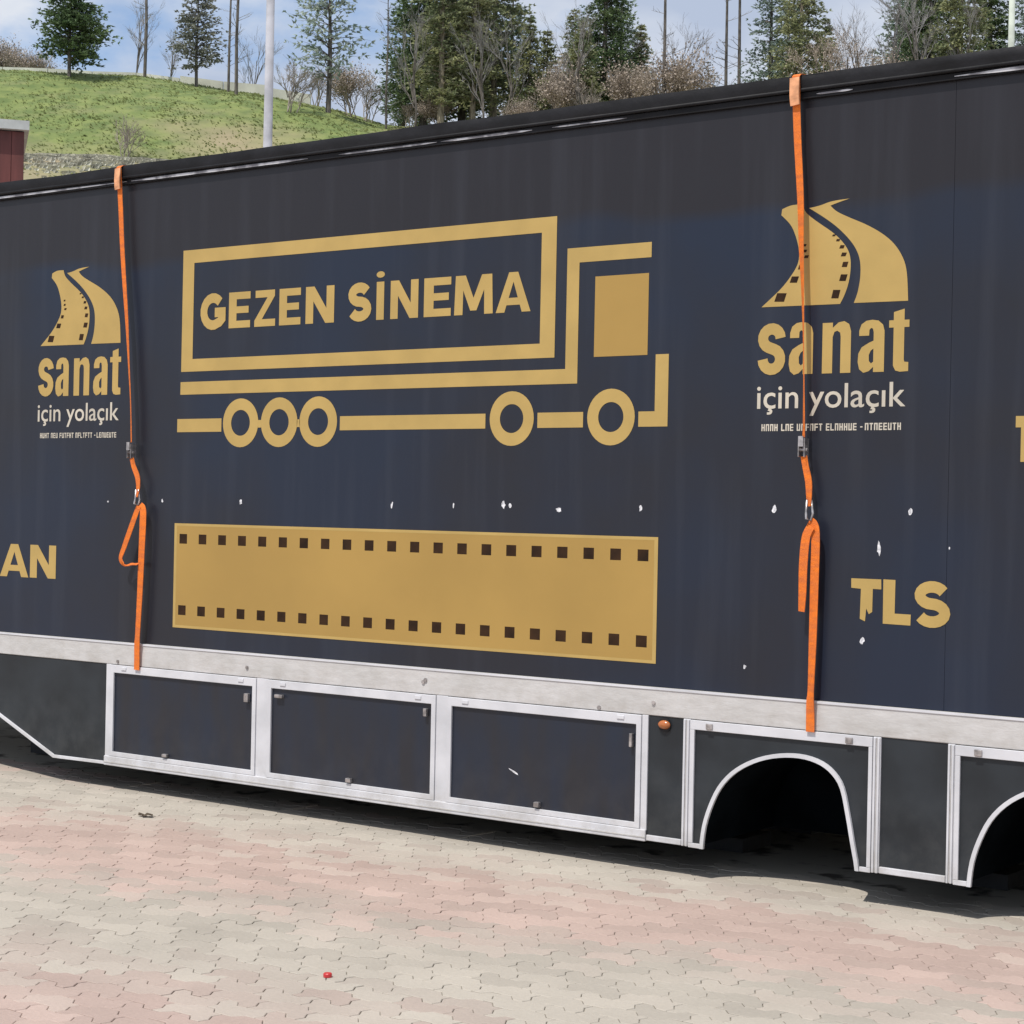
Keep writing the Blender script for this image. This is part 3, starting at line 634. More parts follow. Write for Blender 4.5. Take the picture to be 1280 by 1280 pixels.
# ------------------------------------------------------------------ paving
PV = MB().poly([(-60, -60, -.0065), (60, -60, -.0065), (60, 20, -.0065), (-60, 20, -.0065)]).build('pavement', JOINT)
tag(PV, 'block paved square of interlocking pink and grey green concrete pavers', None, None, 'structure')
LX, LY, AMP, GAP = .238, .120, .019, .0020
def zig(x):
    """long-edge zigzag, period LX, zero-mean trapezoid"""
    t = (x / LX) % 1.0
    pts = [(0, -1), (.18, -1), (.32, 1), (.68, 1), (.82, -1), (1, -1)]
    for (a, p), (c, q) in zip(pts, pts[1:]):
        if t <= c: return AMP * (p + (q - p) * (t - a) / (c - a) if c > a else p)
    return -AMP
def paver_outline(ph):
    """outline of one stone, long edges follow the zigzag, short ends kink once"""
    x0 = ph * LX; xs_ = [x0 + GAP]
    kn = sorted([(k + q) * LX for k in (-1, 0, 1, 2) for q in (.0, .18, .32, .68, .82)])
    xs_ += [k for k in kn if x0 + GAP * 2 < k < x0 + LX - GAP * 2] + [x0 + LX - GAP]
    lo = [(x, zig(x) + GAP - LY / 2) for x in xs_]; hi = [(x, zig(x) + LY / 2 - GAP) for x in xs_]
    kk = .012
    mid = lambda x, s: [(x + kk, zig(x) - .02), (x - kk, zig(x) + .02)]
    o = lo + mid(xs_[-1], 1) + hi[::-1] + mid(xs_[0], 1)[::-1]
    return [(x - x0 - LX / 2, y) for x, y in o]
def paver_geo(ph, dz=0.):
    o = paver_outline(ph); n = len(o)
    def ins(p, d):
        r = []
        for i in range(n):
            a, b_, c = Vector(p[i - 1]), Vector(p[i]), Vector(p[(i + 1) % n]); d0 = (b_ - a).normalized(); d1 = (c - b_).normalized()
            nn = Vector((-(d0.y + d1.y), d0.x + d1.x)).normalized(); r.append(tuple(b_ + nn * d / max(.5, nn.dot(Vector((-d0.y, d0.x))))))
        return r
    i1 = ins(o, .0022)
    vs = [(x, y, -.035) for x, y in o] + [(x, y, -.0020) for x, y in o] + [(x, y, 0) for x, y in i1]
    fs = [(i, (i + 1) % n, n + (i + 1) % n, n + i) for i in range(n)] + [(n + i, n + (i + 1) % n, 2 * n + (i + 1) % n, 2 * n + i) for i in range(n)] + [tuple(range(2 * n, 3 * n))]
    return vs, fs
def mesh_of(vs, fs, name, m):
    me = bpy.data.meshes.new(name); me.from_pydata(vs, [], fs); me.update(); me.materials.append(m); return me
geo = [paver_geo(0.0), paver_geo(0.5)]
pm = [mesh_of(*g_, 'paver', PAVER) for g_ in geo]
rp_ = random.Random(11); slots = []
fwh = Vector((FW.x, FW.y)).normalized(); rth = Vector((RT.x, RT.y)).normalized()
for j in range(-62, 24):
    y = j * LY; ph = (j % 2) * .5
    for i in range(-72, 26):
        x = i * LX + ph * LX + LX / 2
        if x < -15.5 or x > 3 or y < -6.5: continue
        d = Vector((x, y + 8.1347)); q = d.dot(fwh); r = d.dot(rth)
        tilt = (rp_.uniform(-1, 1), rp_.uniform(-1, 1), rp_.uniform(-1, 1), rp_.uniform(-1, 1))
        inview = q > 5.0 and abs(r) < q * .285 and (1.82 / q) < .30
        if inview and y > .45: continue
        slots.append((q if inview else 1000 + q, x, y, j % 2, tilt, inview))
slots.sort(key=lambda s: s[0])
b = MB(); cnt = 0; centres = []
for q, x, y, par, tl, inview in slots:
    loc = Vector((x, y, tl[0] * .0009)); rot = (tl[1] * .005, tl[2] * .005, tl[3] * .008)
    if inview and cnt < 300:
        o = bpy.data.objects.new('paver', pm[par]); C.objects.link(o); o.location = loc; o.rotation_euler = rot; o.parent = PV; cnt += 1
    elif y < .5 or y > 2.0 or x < -9:
        if not inview and (y > 2.2 or x > .5 or x < -14.5 or y < -5.2): continue
        vs, fs = geo[par]
        b.add([(loc.x + vx - rot[2] * vy, loc.y + vy + rot[2] * vx, loc.z + vz + vy * rot[0] - vx * rot[1]) for vx, vy, vz in vs], fs); centres += [(x, y, 0)] * len(vs)
far_p = b.build('paver_field', PAVER_F, PV); far_p['kind'] = 'stuff'
at = far_p.data.attributes.new('stone_centre', 'FLOAT_VECTOR', 'POINT'); at.data.foreach_set('vector', [c for v in centres for c in v])
# beyond the built stones the same paving continues as a sheet with the pattern in its material
b = MB()
b.poly([(-60, -60, -.003), (60, -60, -.003), (60, -5.35, -.003), (-60, -5.35, -.003)])
b.poly([(-60, -5.35, -.003), (-14.7, -5.35, -.003), (-14.7, 20, -.003), (-60, 20, -.003)])
b.poly([(.7, -5.35, -.003), (60, -5.35, -.003), (60, 20, -.003), (.7, 20, -.003)])
b.poly([(-14.7, 2.7, -.003), (.7, 2.7, -.003), (.7, 20, -.003), (-14.7, 20, -.003)])
o = b.build('outer_paving', PAVER_O, PV); o['kind'] = 'stuff'
# litter on the paving
b = MB(); n = 14; pts = []
vs = [(0, 0, .010)] + [(.055 * math.cos(2 * math.pi * i / n) * (1 + .25 * math.sin(3.1 * i)), .030 * math.sin(2 * math.pi * i / n) * (1 + .3 * math.cos(2.3 * i)), .012 + .008 * math.sin(i * 2.1)) for i in range(n)]
b.add(vs, [(0, 1 + i, 1 + (i + 1) % n) for i in range(n)]); b.tube([(.05, 0, .01), (.075, .008, .008)], .002, 4)
o = b.build('dead_leaf', LEAF_DEAD); o.location = (-8.11, -.59, 0.002); tag(o, 'dark dead leaf lying on the paving below the first locker door', 'leaf')
b = MB(); r0 = .017; n = 16
vs = [(r0 * math.cos(2 * math.pi * i / n), r0 * math.sin(2 * math.pi * i / n), 0) for i in range(n)] + [(r0 * math.cos(2 * math.pi * i / n), r0 * math.sin(2 * math.pi * i / n), .012) for i in range(n)] + [(r0 * .86 * math.cos(2 * math.pi * i / n), r0 * .86 * math.sin(2 * math.pi * i / n), .015) for i in range(n)]
b.add(vs, [(i, (i + 1) % n, n + (i + 1) % n, n + i) for i in range(n)] + [(n + i, n + (i + 1) % n, 2 * n + (i + 1) % n, 2 * n + i) for i in range(n)] + [tuple(range(2 * n, 3 * n))])
o = b.build('bottle_cap', REDCAP, smooth=False); o.location = (-4.83, -2.68, .002); tag(o, 'small red bottle cap on the paving in the foreground', 'bottle cap')

# ------------------------------------------------------------------ hillside (local axes: q metres ahead, r metres across)
def lerp(t, tab):
    for (a, p), (c, q) in zip(tab, tab[1:]):
        if t <= c: return p + (q - p) * max(0, (t - a) / (c - a))
    return tab[-1][1]
def crest(r): return lerp(r, [(-60, 26.5), (-27, 24.75), (-18.8, 24.3), (-13.2, 23.6), (-9.5, 22.9), (-6.8, 22.2), (0, 21.9), (12, 22.6), (30, 23.6), (90, 24.5)])
def foot(r): return lerp(r, [(-60, 17.3), (-27, 16.4), (-13, 16.3), (-6, 16.2), (10, 16.5), (90, 17.5)])
def hill(q, r):
    c, f = crest(r), foot(r)
    if q < 28: z = 0
    elif q < 80: t = (q - 28) / 52; z = f * (t * t * (3 - 2 * t) * .5 + t * .5)
    elif q < 100: t = (q - 80) / 20; z = f + (c - f) * (t + .12 * math.sin(math.pi * t))
    elif q < 150: z = c + .6 * math.sin((q - 100) / 50 * math.pi) * .5 - (q - 100) * .02
    else: z = c - 1 - (q - 150) * .03
    k = min(1, max(0, (q - 28) / 20)); p = Vector((q * .12, r * .12, 0))
    return z + k * (.45 * mn.noise(p) + .16 * mn.noise(p * 4))
def place(q, r, z=None):
    w = Vector((CAM.x, CAM.y)) + fwh * q + rth * r
    return Vector((w.x, w.y, hill(q, r) if z is None else z))
vs, fs, dry = [], [], []; QS = [16 + i * 4 for i in range(14)] + [72 + i * 1.0 for i in range(34)] + [107 + i * 5 for i in range(10)] + [160 + 30 * i for i in range(14)]
RS = [-260 + 20 * i for i in range(10)] + [-60 + 1.1 * i for i in range(110)] + [65 + 20 * i for i in range(11)]
for q in QS:
    for r in RS:
        p = place(q, r); vs.append((p.x, p.y, p.z - .08 if q < 30 else p.z))
        px = r / q * 2343 + 640
        d_ = .25 * max(0, 1 - abs(q - 80) / 7) + .30 * max(0, 1 - abs(px - 300) / 110) * max(0, 1 - abs(q - 84) / 9) + (.25 if r > -7 else 0) + .3 * min(1, max(0, (79.5 - q) / 1.5))
        dry.append(d_)
nr = len(RS)
for i in range(len(QS) - 1):
    for j in range(nr - 1): fs.append((i * nr + j, i * nr + j + 1, (i + 1) * nr + j + 1, (i + 1) * nr + j))
H = MB().add(vs, fs).build('hillside', GRASS, smooth=True); tag(H, 'grassy hillside rising behind the trailer', None, None, 'structure')
at = H.data.attributes.new('dry', 'FLOAT', 'POINT'); at.data.foreach_set('value', dry)
# tufts of grass
b = MB(); rg = random.Random(5)
for i in range(20000):
    q = rg.uniform(60, 103) if i % 3 == 0 else rg.uniform(77, 103); r = rg.uniform(-.30, .06) * q; p = place(q, r)
    if mn.noise(Vector((q * .3, r * .3, 5))) < -.15 and rg.random() < .7: continue
    a = rg.uniform(0, math.pi); s = rg.uniform(.03, .08); h_ = rg.uniform(.04, .12); dx, dy = math.cos(a) * s, math.sin(a) * s
    b.add([(p.x - dx, p.y - dy, p.z - .02), (p.x + dx, p.y + dy, p.z - .02), (p.x + rg.uniform(-.16, .16), p.y - rg.uniform(.02, .22), p.z + h_ * .6)], [(0, 1, 2)])
tag(b.build('grass', TUFT), 'short spring grass tufts covering the hillside', None, None, 'stuff')
# rubble bank at the foot
b = MB(); 
for i in range(2400):
    r = rg.uniform(-25.5, -11.5); q = 79.5 - abs(rg.gauss(0, 3.6)); p = place(q, r); s = rg.uniform(.05, .20)
    vs = [Vector((math.cos(t) * s * rg.uniform(.7, 1.1), math.sin(t) * s * rg.uniform(.7, 1.1), z * s * .55)) + p + Vector((0, 0, s * .3)) for z, t in [(-1, k * 1.2566) for k in range(5)] + [(.6, k * 1.2566 + .5) for k in range(5)]]
    b.add(vs, [(k, (k + 1) % 5, 5 + (k + 1) % 5, 5 + k) for k in range(5)] + [(5, 6, 7, 8, 9)])
tag(b.build('rubble', STONEM), 'pale rubble stones strewn along the foot of the hill', None, None, 'stuff')
# low pale wall along the crest
wl = tag(empty('crest_wall', place(101, -20)), 'low pale wall running along the crest of the hill', 'wall')
off = -Vector(wl.location); r = -40
while r < -12.6:
    p0, p1 = place(101 + .6 * math.sin(r * .2), r), place(101 + .6 * math.sin((r + 2.4) * .2), r + 2.35); hgt = .62 if not -19.4 < r < -14.5 else .75
    n_ = Vector((fwh.x, fwh.y, 0)) * .25
    vs = [v + off + Vector((0, 0, z)) for z in (-.3, hgt) for v in (p0, p1, p1 + n_, p0 + n_)]
    MB().add(vs, [(0, 1, 2, 3)[::-1], (4, 5, 6, 7), (0, 1, 5, 4), (1, 2, 6, 5), (2, 3, 7, 6), (3, 0, 4, 7)]).build('wall_panel', WALLW, wl)
    r += 2.4

# ---- trees
def conifer_mesh(h, rad, seed, needles, bare=.12, dens=1., shape=.8, tuft=.16, droop=.25, bark=BARK, lev=30, leafy=1.):
    rn = random.Random(seed); tb = MB(); cb = MB()
    tb.tube([(0, 0, -.4), (.05, 0, h * .35), (0, .04, h * .7), (0, 0, h)], [h * .018, h * .014, h * .009, .015], 7)
    for i in range(lev):
        t = bare + (1 - bare) * (i + rn.random() * .6) / lev; z = h * t; env = rad * ((1 - t) / (1 - bare)) ** shape + .10
        if t < bare + .12: env *= .75
        nb = int(rn.randint(6, 9) * dens)
        for k in range(max(3, nb)):
            a = rn.uniform(0, 2 * math.pi); ln = env * rn.uniform(.60, 1.12); lift = rn.uniform(-.1, .35)
            tip = Vector((math.cos(a) * ln, math.sin(a) * ln, z + ln * (lift - droop)))
            base = Vector((0, 0, z)); mid = (base + tip) / 2 + Vector((0, 0, ln * .08))
            tb.tube([base, mid, tip], [.018 + ln * .008, .012, .004], 3, False)
            nt_ = max(4, int(ln / tuft * 1.9 * leafy))
            for j in range(nt_):
                u = (j + rn.random()) / nt_; u = .22 + .80 * u
                c = base * (1 - u) ** 2 + mid * 2 * u * (1 - u) + tip * u * u + Vector((rn.gauss(0, 1), rn.gauss(0, 1), rn.gauss(0, .6))) * ln * .10
                for _ in range(3):
                    d = Vector((math.cos(a) + rn.gauss(0, .7), math.sin(a) + rn.gauss(0, .7), rn.gauss(.05, .45))).normalized() * tuft * rn.uniform(.7, 1.5)
                    w = d.cross(Vector((rn.gauss(0, 1), rn.gauss(0, 1), rn.gauss(0, 1)))).normalized() * tuft * .30
                    cb.add([c - w, c + w, c + d], [(0, 1, 2)])
    return tb, cb, bark, needles
def bare_mesh(h, spread, seed, leaves=None, depth=5, stems=1, r0=.09, twigm=TWIG, leafs=0, first=.28, fan=.5, lsize=.10):
    rn = random.Random(seed); tb = MB(); tw = MB(); lb = MB(); tips = []
    def grow(p, d, ln, r, k):
        e = p + d * ln; m_ = (p + e) / 2 + Vector((rn.gauss(0, .05), rn.gauss(0, .05), 0)) * ln
        (tb if k <= 1 else tw).tube([p, m_, e], [r, r * .8, r * .6], 5 if k < 2 else 3, False)
        if k >= 2: tips.append(e); tips.append(m_)
        if k >= depth: return
        for _ in range(rn.randint(2, 4) if k else rn.randint(4, 6)):
            nd = (d + Vector((rn.gauss(0, fan), rn.gauss(0, fan), rn.gauss(.12, fan * .6)))).normalized()
            s0 = rn.uniform(.45, 1.0); grow(p + (e - p) * s0, nd, ln * rn.uniform(.5, .82), max(.007, r * .55 * rn.uniform(.8, 1.1)), k + 1)
    for s in range(stems):
        d = Vector((rn.gauss(0, .22), rn.gauss(0, .22), 1)).normalized() if stems > 1 else Vector((rn.gauss(0, .04), rn.gauss(0, .04), 1)).normalized()
        grow(Vector((rn.gauss(0, .15) * (stems > 1), rn.gauss(0, .15) * (stems > 1), -.2)), d, h * (first + .1), r0, 0)
    for e in tips:
        for _ in range(leafs):
            c = e + Vector((rn.gauss(0, 1), rn.gauss(0, 1), rn.gauss(0, 1))) * .22
            d = Vector((rn.gauss(0, 1), rn.gauss(0, 1), rn.gauss(0, 1))).normalized() * lsize; w = d.cross(Vector((rn.gauss(0, 1), rn.gauss(0, 1), rn.gauss(0, 1)))).normalized() * lsize * .6
            lb.add([c - w, c + w, c + d], [(0, 1, 2)])
    return tb, tw, lb
meshes = {}
def plant(kind, q, px, label, cat='tree', group=None, sc=1., rz=None, sz=1., name=None, dz=0.):
    r = (px - 651) / 2343.2 * q; p = place(q, r)
    nm, parts = meshes[kind]
    e = empty(name or nm, (p.x, p.y, p.z + dz)); e.rotation_euler = (0, 0, rz if rz is not None else random.uniform(0, 6.28)); e.scale = (sc, sc, sc * sz)
    tag(e, label, cat, group)
    for pn, me in parts: o = bpy.data.objects.new(pn, me); C.objects.link(o); o.parent = e
    return e
def reg_conifer(key, nm, **k):
    tb, cb, bk, nd = conifer_mesh(**k); a = mesh_of(tb.v, tb.f, 'trunk', bk); c = mesh_of(cb.v, cb.f, 'crown', nd); meshes[key] = (nm, [('trunk', a), ('crown', c)])
def reg_bare(key, nm, twig=TWIG, bark=BARK, leafm=None, **k):
    tb, tw, lb = bare_mesh(**k); ps = [('trunk', mesh_of(tb.v, tb.f, 'trunk', bark)), ('branches', mesh_of(tw.v, tw.f, 'branches', twig))]
    if leafm: ps.append(('crown', mesh_of(lb.v, lb.f, 'crown', leafm)))
    meshes[key] = (nm, ps)
reg_conifer('spruce_round', 'spruce_tree', h=5.9, rad=2.15, seed=1, needles=NEED, bare=.17, dens=1.4, shape=.62, tuft=.17, droop=.10, lev=24, leafy=1.3)
reg_conifer('grey_spruce', 'spruce_tree', h=5.2, rad=1.65, seed=2, needles=NEEDG, bare=.16, dens=1.1, shape=.42, tuft=.15, droop=.06, lev=22, leafy=.8)
reg_conifer('tall_a', 'pine_tree', h=13, rad=2.7, seed=3, needles=NEED, bare=.07, dens=1.25, shape=.55, tuft=.20, droop=.25, lev=46, leafy=1.15)
reg_conifer('tall_b', 'pine_tree', h=12, rad=2.4, seed=4, needles=NEEDY, bare=.15, dens=1.1, shape=.5, tuft=.20, droop=.20, lev=40, bark=PALEBARK, leafy=1.0)
reg_conifer('tall_c', 'pine_tree', h=10.5, rad=2.3, seed=5, needles=NEEDB, bare=.06, dens=.9, shape=.6, tuft=.18, droop=.1, lev=34, leafy=.8)
reg_conifer('small_a', 'young_spruce', h=5.9, rad=1.35, seed=6, needles=NEEDY, bare=.08, dens=1.2, shape=.7, tuft=.15, droop=.15, lev=26, leafy=1.2)
reg_conifer('ragged', 'ragged_conifer', h=6.2, rad=1.5, seed=8, needles=NEEDG, bare=.1, dens=.55, shape=.5, tuft=.15, droop=.1, lev=22, bark=TWIG, leafy=.6)
reg_conifer('budding', 'budding_tree', h=8.2, rad=2.4, seed=9, needles=BUD, bare=.20, dens=.75, shape=.3, tuft=.21, droop=-.12, lev=22, leafy=.55)
reg_bare('bare_tall', 'bare_tree', h=9, spread=2, seed=10, depth=5, r0=.10, twig=TWIGG, first=.30, fan=.33)
reg_bare('bare_red', 'bare_tree', h=7, spread=2, seed=12, depth=5, r0=.09, twig=TWIGR, first=.30, fan=.36, leafm=TWIGR, leafs=1, lsize=.07)
reg_bare('shrub', 'bare_shrub', h=3.0, spread=1, seed=13, depth=4, stems=5, r0=.035, twig=TWIG, bark=TWIG, first=.30, fan=.42)
reg_bare('shrub_red', 'brown_shrub', h=3.6, spread=1, seed=14, depth=4, stems=7, r0=.035, twig=TWIGR, bark=TWIGR, first=.28, fan=.40, leafm=TWIGR, leafs=1, lsize=.08)
# thin pole-like bare trunk
rn = random.Random(21); tb = MB(); tw = MB()
tb.tube([(0, 0, -.4), (.06, 0, 3), (.0, .05, 6.5), (.05, 0, 11)], [.10, .085, .065, .035], 7)
for i in range(34):
    z = rn.uniform(1.5, 10.8); a = rn.uniform(0, 6.28); ln = rn.uniform(.4, 1.3)
    e_ = Vector((math.cos(a) * ln, math.sin(a) * ln, z + ln * rn.uniform(.1, .7))); tw.tube([(0, 0, z), e_], [.02, .006], 3, False)
    for _ in range(3):
        a2 = a + rn.gauss(0, .6); u = rn.uniform(.3, .9); s_ = Vector((0, 0, z)) * (1 - u) + e_ * u; tw.tube([s_, s_ + Vector((math.cos(a2), math.sin(a2), rn.uniform(.2, .9))) * ln * .4], [.01, .004], 3, False)
meshes['thin'] = ('thin_bare_tree', [('trunk', mesh_of(tb.v, tb.f, 'trunk', BARK)), ('branches', mesh_of(tw.v, tw.f, 'branches', TWIGG))])

plant('spruce_round', 95.5, 87, 'dense dark green spruce standing alone on the grass of the hill above the red building', dz=-.1)
plant('grey_spruce', 98, 246, 'slim grey green spruce on the crest between two bare trunks')
plant('thin', 100, 181, 'thin dark bare trunk between the dense spruce and the slim grey spruce', sc=.95)
plant('bare_tall', 104, 170, 'bare grey tree with fine branches behind the low pale wall, left of the slim spruce', sc=.62)
plant('bare_tall', 106, 212, 'small bare tree behind the crest wall touching the slim grey spruce', sc=.5)
plant('thin', 97, 286, 'thin bare trunk just right of the slim grey spruce', sc=.75)
plant('thin', 94, 296, 'bare slender trunk leaning close to its twin, left of the grey lamp post', sc=.95)
plant('bare_tall', 108, 318, 'pale bare tree behind the grey lamp post', sc=.6)
plant('budding', 92, 411, 'sparse tree in pale green bud with a dark trunk, right of the grey lamp post', sc=.95, rz=1.)
plant('shrub', 90, 366, 'dark many stemmed bare bush between lamp post and budding tree', 'shrub', name='bare_bush', sc=1.05)
plant('shrub', 79.8, 160, 'spindly bare bush at the foot of the hill above the left strap', 'shrub', name='bare_bush', sc=.75)
for i, (px, q, s) in enumerate(((6, 106, 1.0), (22, 108, .9), (38, 105, .8))):
    plant('shrub_red', q, px, ['brown bare bush at the far left end of the hill crest', 'middle one of three brown bushes left of the dense spruce', 'brown bare bush on the crest nearest the dense spruce'][i], 'shrub', 'brown bushes left of the spruce', sc=s)
for i, (px, q, s, k, lb) in enumerate((
    (440, 97, .9, 'shrub_red', 'reddish bare bush right of the budding tree'), (462, 99, 1.0, 'shrub', 'greyish bare bush before the dark pines'),
    (484, 93, .62, 'thin', 'thin dark trunk in the gap left of the tall pines'), (396, 100, .9, 'shrub', 'low bare bush seen behind the budding tree'))):
    plant(k, q, px, lb, 'tree' if k == 'thin' else 'shrub', sc=s, sz=1)
forest = [('tall_c', 505, 102, .80, 'blue green pine at the left edge of the tall pine stand'), ('tall_a', 530, 97, .88, 'tall dark pine, first full one of the stand'),
          ('tall_b', 552, 93, .84, 'tall yellow green pine with a pale bare lower trunk'), ('tall_a', 578, 99, 1., 'darkest tall pine in the middle of the stand'),
          ('tall_b', 592, 94, .80, 'pine with pale trunk before the darkest one'), ('tall_b', 618, 96, .92, 'broad yellow green pine right of the stand centre'),
          ('tall_c', 640, 101, .80, 'blue green pine at the back of the stand'), ('small_a', 661, 93, .98, 'shorter yellow green spruce at the right end of the stand'),
          ('small_a', 683, 96, .85, 'short light spruce in front of the gap beside the stand'),
          ('tall_a', 756, 95, .74, 'tall green spruce standing apart above the trailer middle'), ('small_a', 728, 92, .9, 'lighter spruce against the foot of the tall green one'), ('tall_c', 776, 99, .75, 'blue green spruce behind the tall green one')]
for k, px, q, s, lb in forest: plant(k, q, px, lb, group='conifers above the trailer roof', sc=s)
for i, (px, q, s, k, lb) in enumerate((
    (512, 96, .6, 'shrub', 'grey bush under the left edge of the pine stand'), (548, 94, .6, 'shrub_red', 'low brown bush among pale pine trunks'),
    (648, 90, .62, 'shrub_red', 'low brown bush below the short spruces'), (700, 91, 1.0, 'shrub_red', 'brown bare bush left of the tall green spruce'),
    (742, 90, .9, 'shrub', 'grey brown bush at the foot of the tall green spruce'), (792, 91, 1.05, 'shrub_red', 'bushy brown thicket right of the tall green spruce'),
    (815, 94, 1.15, 'shrub', 'grey bush with upright twigs left of the sky gap'), (836, 92, 1.25, 'shrub_red', 'tall brown bush beside the thin trunk at the sky gap'),
    (862, 95, 1.1, 'shrub', 'last grey bush before the open sky gap'), (900, 98, .95, 'shrub', 'low faint bush inside the open sky gap'))):
    plant(k, q, px, lb, 'shrub', 'bare bushes above the trailer roof', sc=s)
for px, q, s_, lb in ((520, 91, .72, 'grey bare tree before the left end of the pine stand'), (606, 90, .7, 'short bare tree before the broad yellow green pine'),
        (640, 92, .66, 'fine grey bare tree before the young spruces'), (724, 90, .7, 'grey bare tree left of the tall green spruce trunk'), (850, 96, .62, 'fine bare tree over the bushes at the sky gap'),
        (1110, 92, .75, 'grey bare tree left of the right hand conifers'), (1150, 91, .8, 'grey bare tree before the dark green conifer at the right'), (1210, 91, .7, 'bare tree before the bright conifer near the pale pole')):
    plant('bare_tall', q, px, lb, sc=s_)
for k, px, q, s_, lb in (('tall_c', 985, 100, .72, 'blue green conifer behind the one above the right strap'), ('small_a', 1030, 98, .95, 'light spruce behind the reddish bare trees'), ('tall_b', 1140, 102, .75, 'yellow green conifer behind the dark one at the right'),
        ('small_a', 800, 97, .9, 'light spruce at the right foot of the tall green one'), ('tall_b', 718, 101, .58, 'yellow green conifer behind the left side of the tall green spruce')):
    plant(k, q, px, lb, group='conifers above the trailer roof', sc=s_)
for i, (px, q, k, lb) in enumerate(((503, 108, 'ragged', 'grey ragged conifer at the left rear of the pine stand'), (528, 110, 'small_a', 'light young spruce showing between the first pine trunks'), (560, 108, 'ragged', 'grey ragged conifer deep inside the pine stand'),
        (588, 110, 'small_a', 'light young spruce behind the darkest pine'), (612, 107, 'ragged', 'grey ragged conifer behind the broad yellow green pine'), (640, 108, 'small_a', 'light young spruce behind the right part of the stand'),
        (705, 106, 'ragged', 'grey ragged conifer behind the brown bush left of the tall green spruce'), (800, 104, 'ragged', 'grey ragged conifer behind the brown thicket'),
        (1090, 104, 'ragged', 'grey ragged conifer behind the brown bushes right of the big logo'), (1180, 106, 'small_a', 'light young spruce behind the right hand conifers'))):
    plant(k, q, px, lb, sc=.72)
plant('bare_red', 93, 690, 'pale brown bare tree between the pine stand and the tall green spruce', sc=.62)
plant('bare_tall', 96, 768, 'bare grey tree mixed into the right side of the tall green spruce', sc=.6)
plant('thin', 92, 829, 'thin straight trunk rising from the brown bushes at the sky gap', sc=1.0)
plant('thin', 99, 908, 'left one of two faint thin trunks in the open sky gap', sc=1.0)
plant('thin', 97, 924, 'right one of two faint thin trunks in the open sky gap', sc=1.05)
plant('ragged', 98, 885, 'ragged grey conifer low in the sky gap', sc=.55)
right = [('tall_c', 962, 96, .80, 'loose blue green conifer right of the open sky gap'), ('tall_b', 1000, 93, .74, 'yellow green conifer directly above the right strap'),
         ('tall_c', 1122, 99, .72, 'blue green conifer left in the group near the pale pole'), ('tall_a', 1160, 95, .76, 'dark green conifer in the middle of the right hand group'),
         ('tall_b', 1200, 92, .80, 'bright yellow green conifer in the right hand group'), ('tall_a', 1236, 96, .74, 'dense green conifer touching the pale pole'),
         ('tall_c', 1285, 94, .78, 'conifer at the right edge beyond the pale pole')]
for k, px, q, s, lb in right: plant(k, q, px, lb, group='conifers above the trailer roof', sc=s)
plant('bare_red', 91, 1036, 'reddish brown bare tree right of the right strap', sc=.85)
plant('bare_red', 93, 1058, 'second reddish bare tree, the lighter one nearer the sky', sc=.75, rz=2)
plant('bare_tall', 97, 1076, 'pale grey bare tree against the sky above the right logo', sc=.7)
for px, q, s, k, lb in ((985, 91, .85, 'shrub', 'grey bush behind the top of the right strap'), (1018, 90, .95, 'shrub_red', 'brown bush just right of the right strap top'), (1072, 90, 1.0, 'shrub_red', 'brown bush under the pale grey bare tree'),
                        (1098, 92, 1.1, 'shrub', 'grey brown bush left of the right hand conifers'), (1124, 91, 1.0, 'shrub_red', 'brown bush at the foot of the right hand conifers'), (950, 92, .7, 'shrub', 'low grey bush at the right side of the sky gap')):
    plant(k, q, px, lb, 'shrub', 'bare bushes above the trailer roof', sc=s)

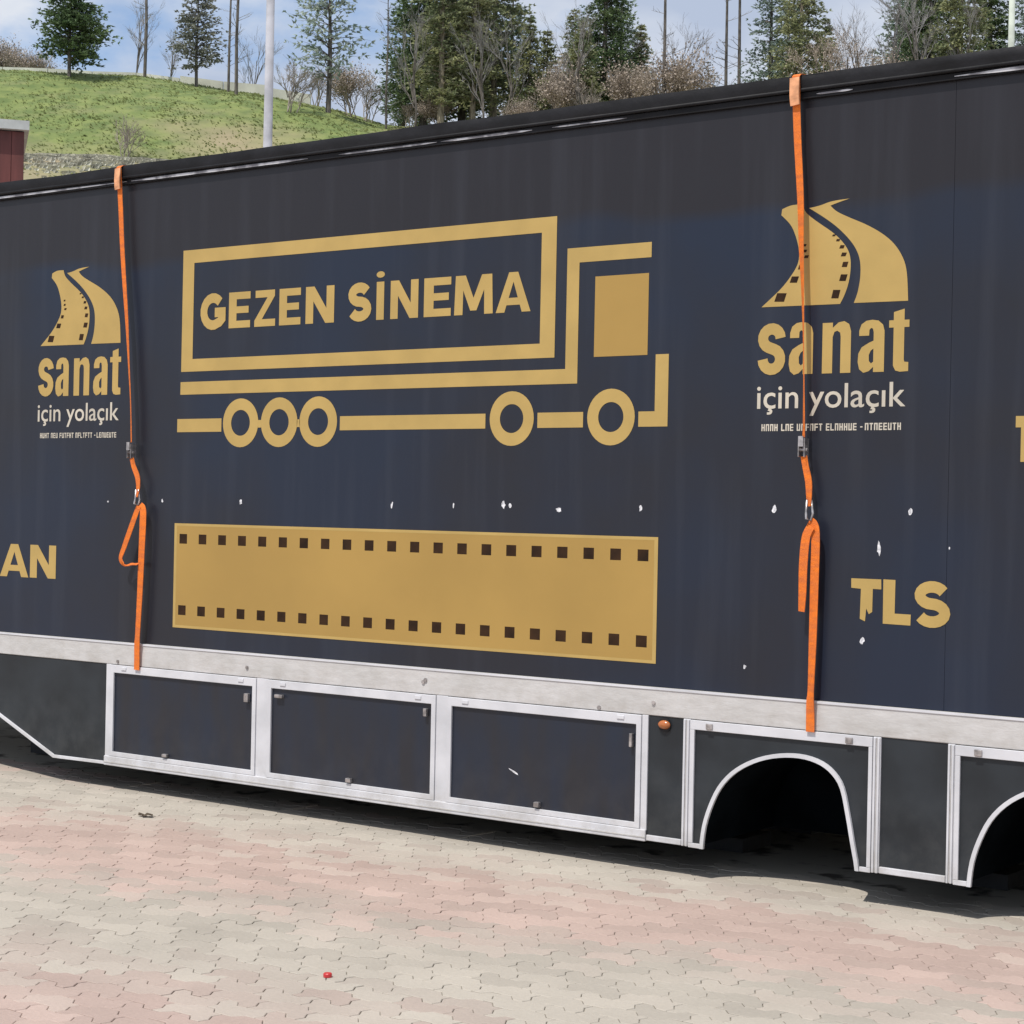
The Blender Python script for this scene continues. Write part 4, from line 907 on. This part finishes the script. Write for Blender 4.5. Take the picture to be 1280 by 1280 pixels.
# ---- lamp posts
def lamp_post(name, q, px, hgt, r, m, label):
    p = place(q, (px - 650) / 2343.2 * q); e = tag(empty(name, p), label, 'lamp post')
    MB().tube([(0, 0, -.2), (0, 0, .5), (0, 0, hgt)], [r * 1.25, r * 1.12, r * .72], 14).build('pole', m, e, smooth=True)
    MB().box(-.2, .2, -.2, .2, -.05, .04).build('base_plate', m, e)
    a = MB().tube([(0, 0, hgt - .1), (.25, -.3, hgt + .35), (.7, -.9, hgt + .5)], .035, 8).build('arm', m, e, smooth=True)
    MB().box(.5, .95, -1.35, -.8, hgt + .45, hgt + .55).build('lamp_head', m, e, bevel=.03)
    return e
lamp_post('lamp_post', 38, 335.5, 14, .098, GALV, 'grey metal lamp post rising behind the trailer left of the budding tree')
lamp_post('lamp_post', 42, 1262, 15, .078, PALEPOLE, 'slim pale pole standing before the conifers at the right')

# ---- red clad building at the left edge
e = tag(empty('red_building', place(20.5, -9, 0)), 'red brown board clad building with a pale roof edge at the left', 'building')
q0, q1, ra, rb, hz_ = 20.5, 24.5, -13.0, -5.415, 5.87
BA = R(16.5); PIV = Vector((20.5, -5.415))
def qr(q, r, z):
    dq, dr = q - PIV.x, r - PIV.y; q2 = PIV.x + dq * math.cos(BA) + dr * math.sin(BA) ; r2 = PIV.y - dq * math.sin(BA) + dr * math.cos(BA)
    w = place(q2, r2, z); return w - e.location
def qbox(name, q0, q1, r0, r1, z0, z1, m):
    vs = [qr(q, r, z) for z in (z0, z1) for q in (q0, q1) for r in (r0, r1)]
    return MB().add(vs, [(0, 2, 3, 1), (4, 5, 7, 6), (0, 1, 5, 4), (2, 6, 7, 3), (0, 4, 6, 2), (1, 3, 7, 5)]).build(name, m, e)
qbox('wall', q0, q1, ra, rb, 0, hz_ - .02, REDCLAD)
r = rb - .003
while r > ra + .14:
    qbox('cladding_board', q0 - .022, q0 - .001, r - .128, r, .1, hz_ - .03, REDCLAD); r -= .134
qbox('roof_edge', q0 - .10, q1 + .10, ra - .1, rb + .05, hz_ - .015, hz_ + .085, mat('pale_roof_edge', (.50, .52, .50), .6, var=.1))
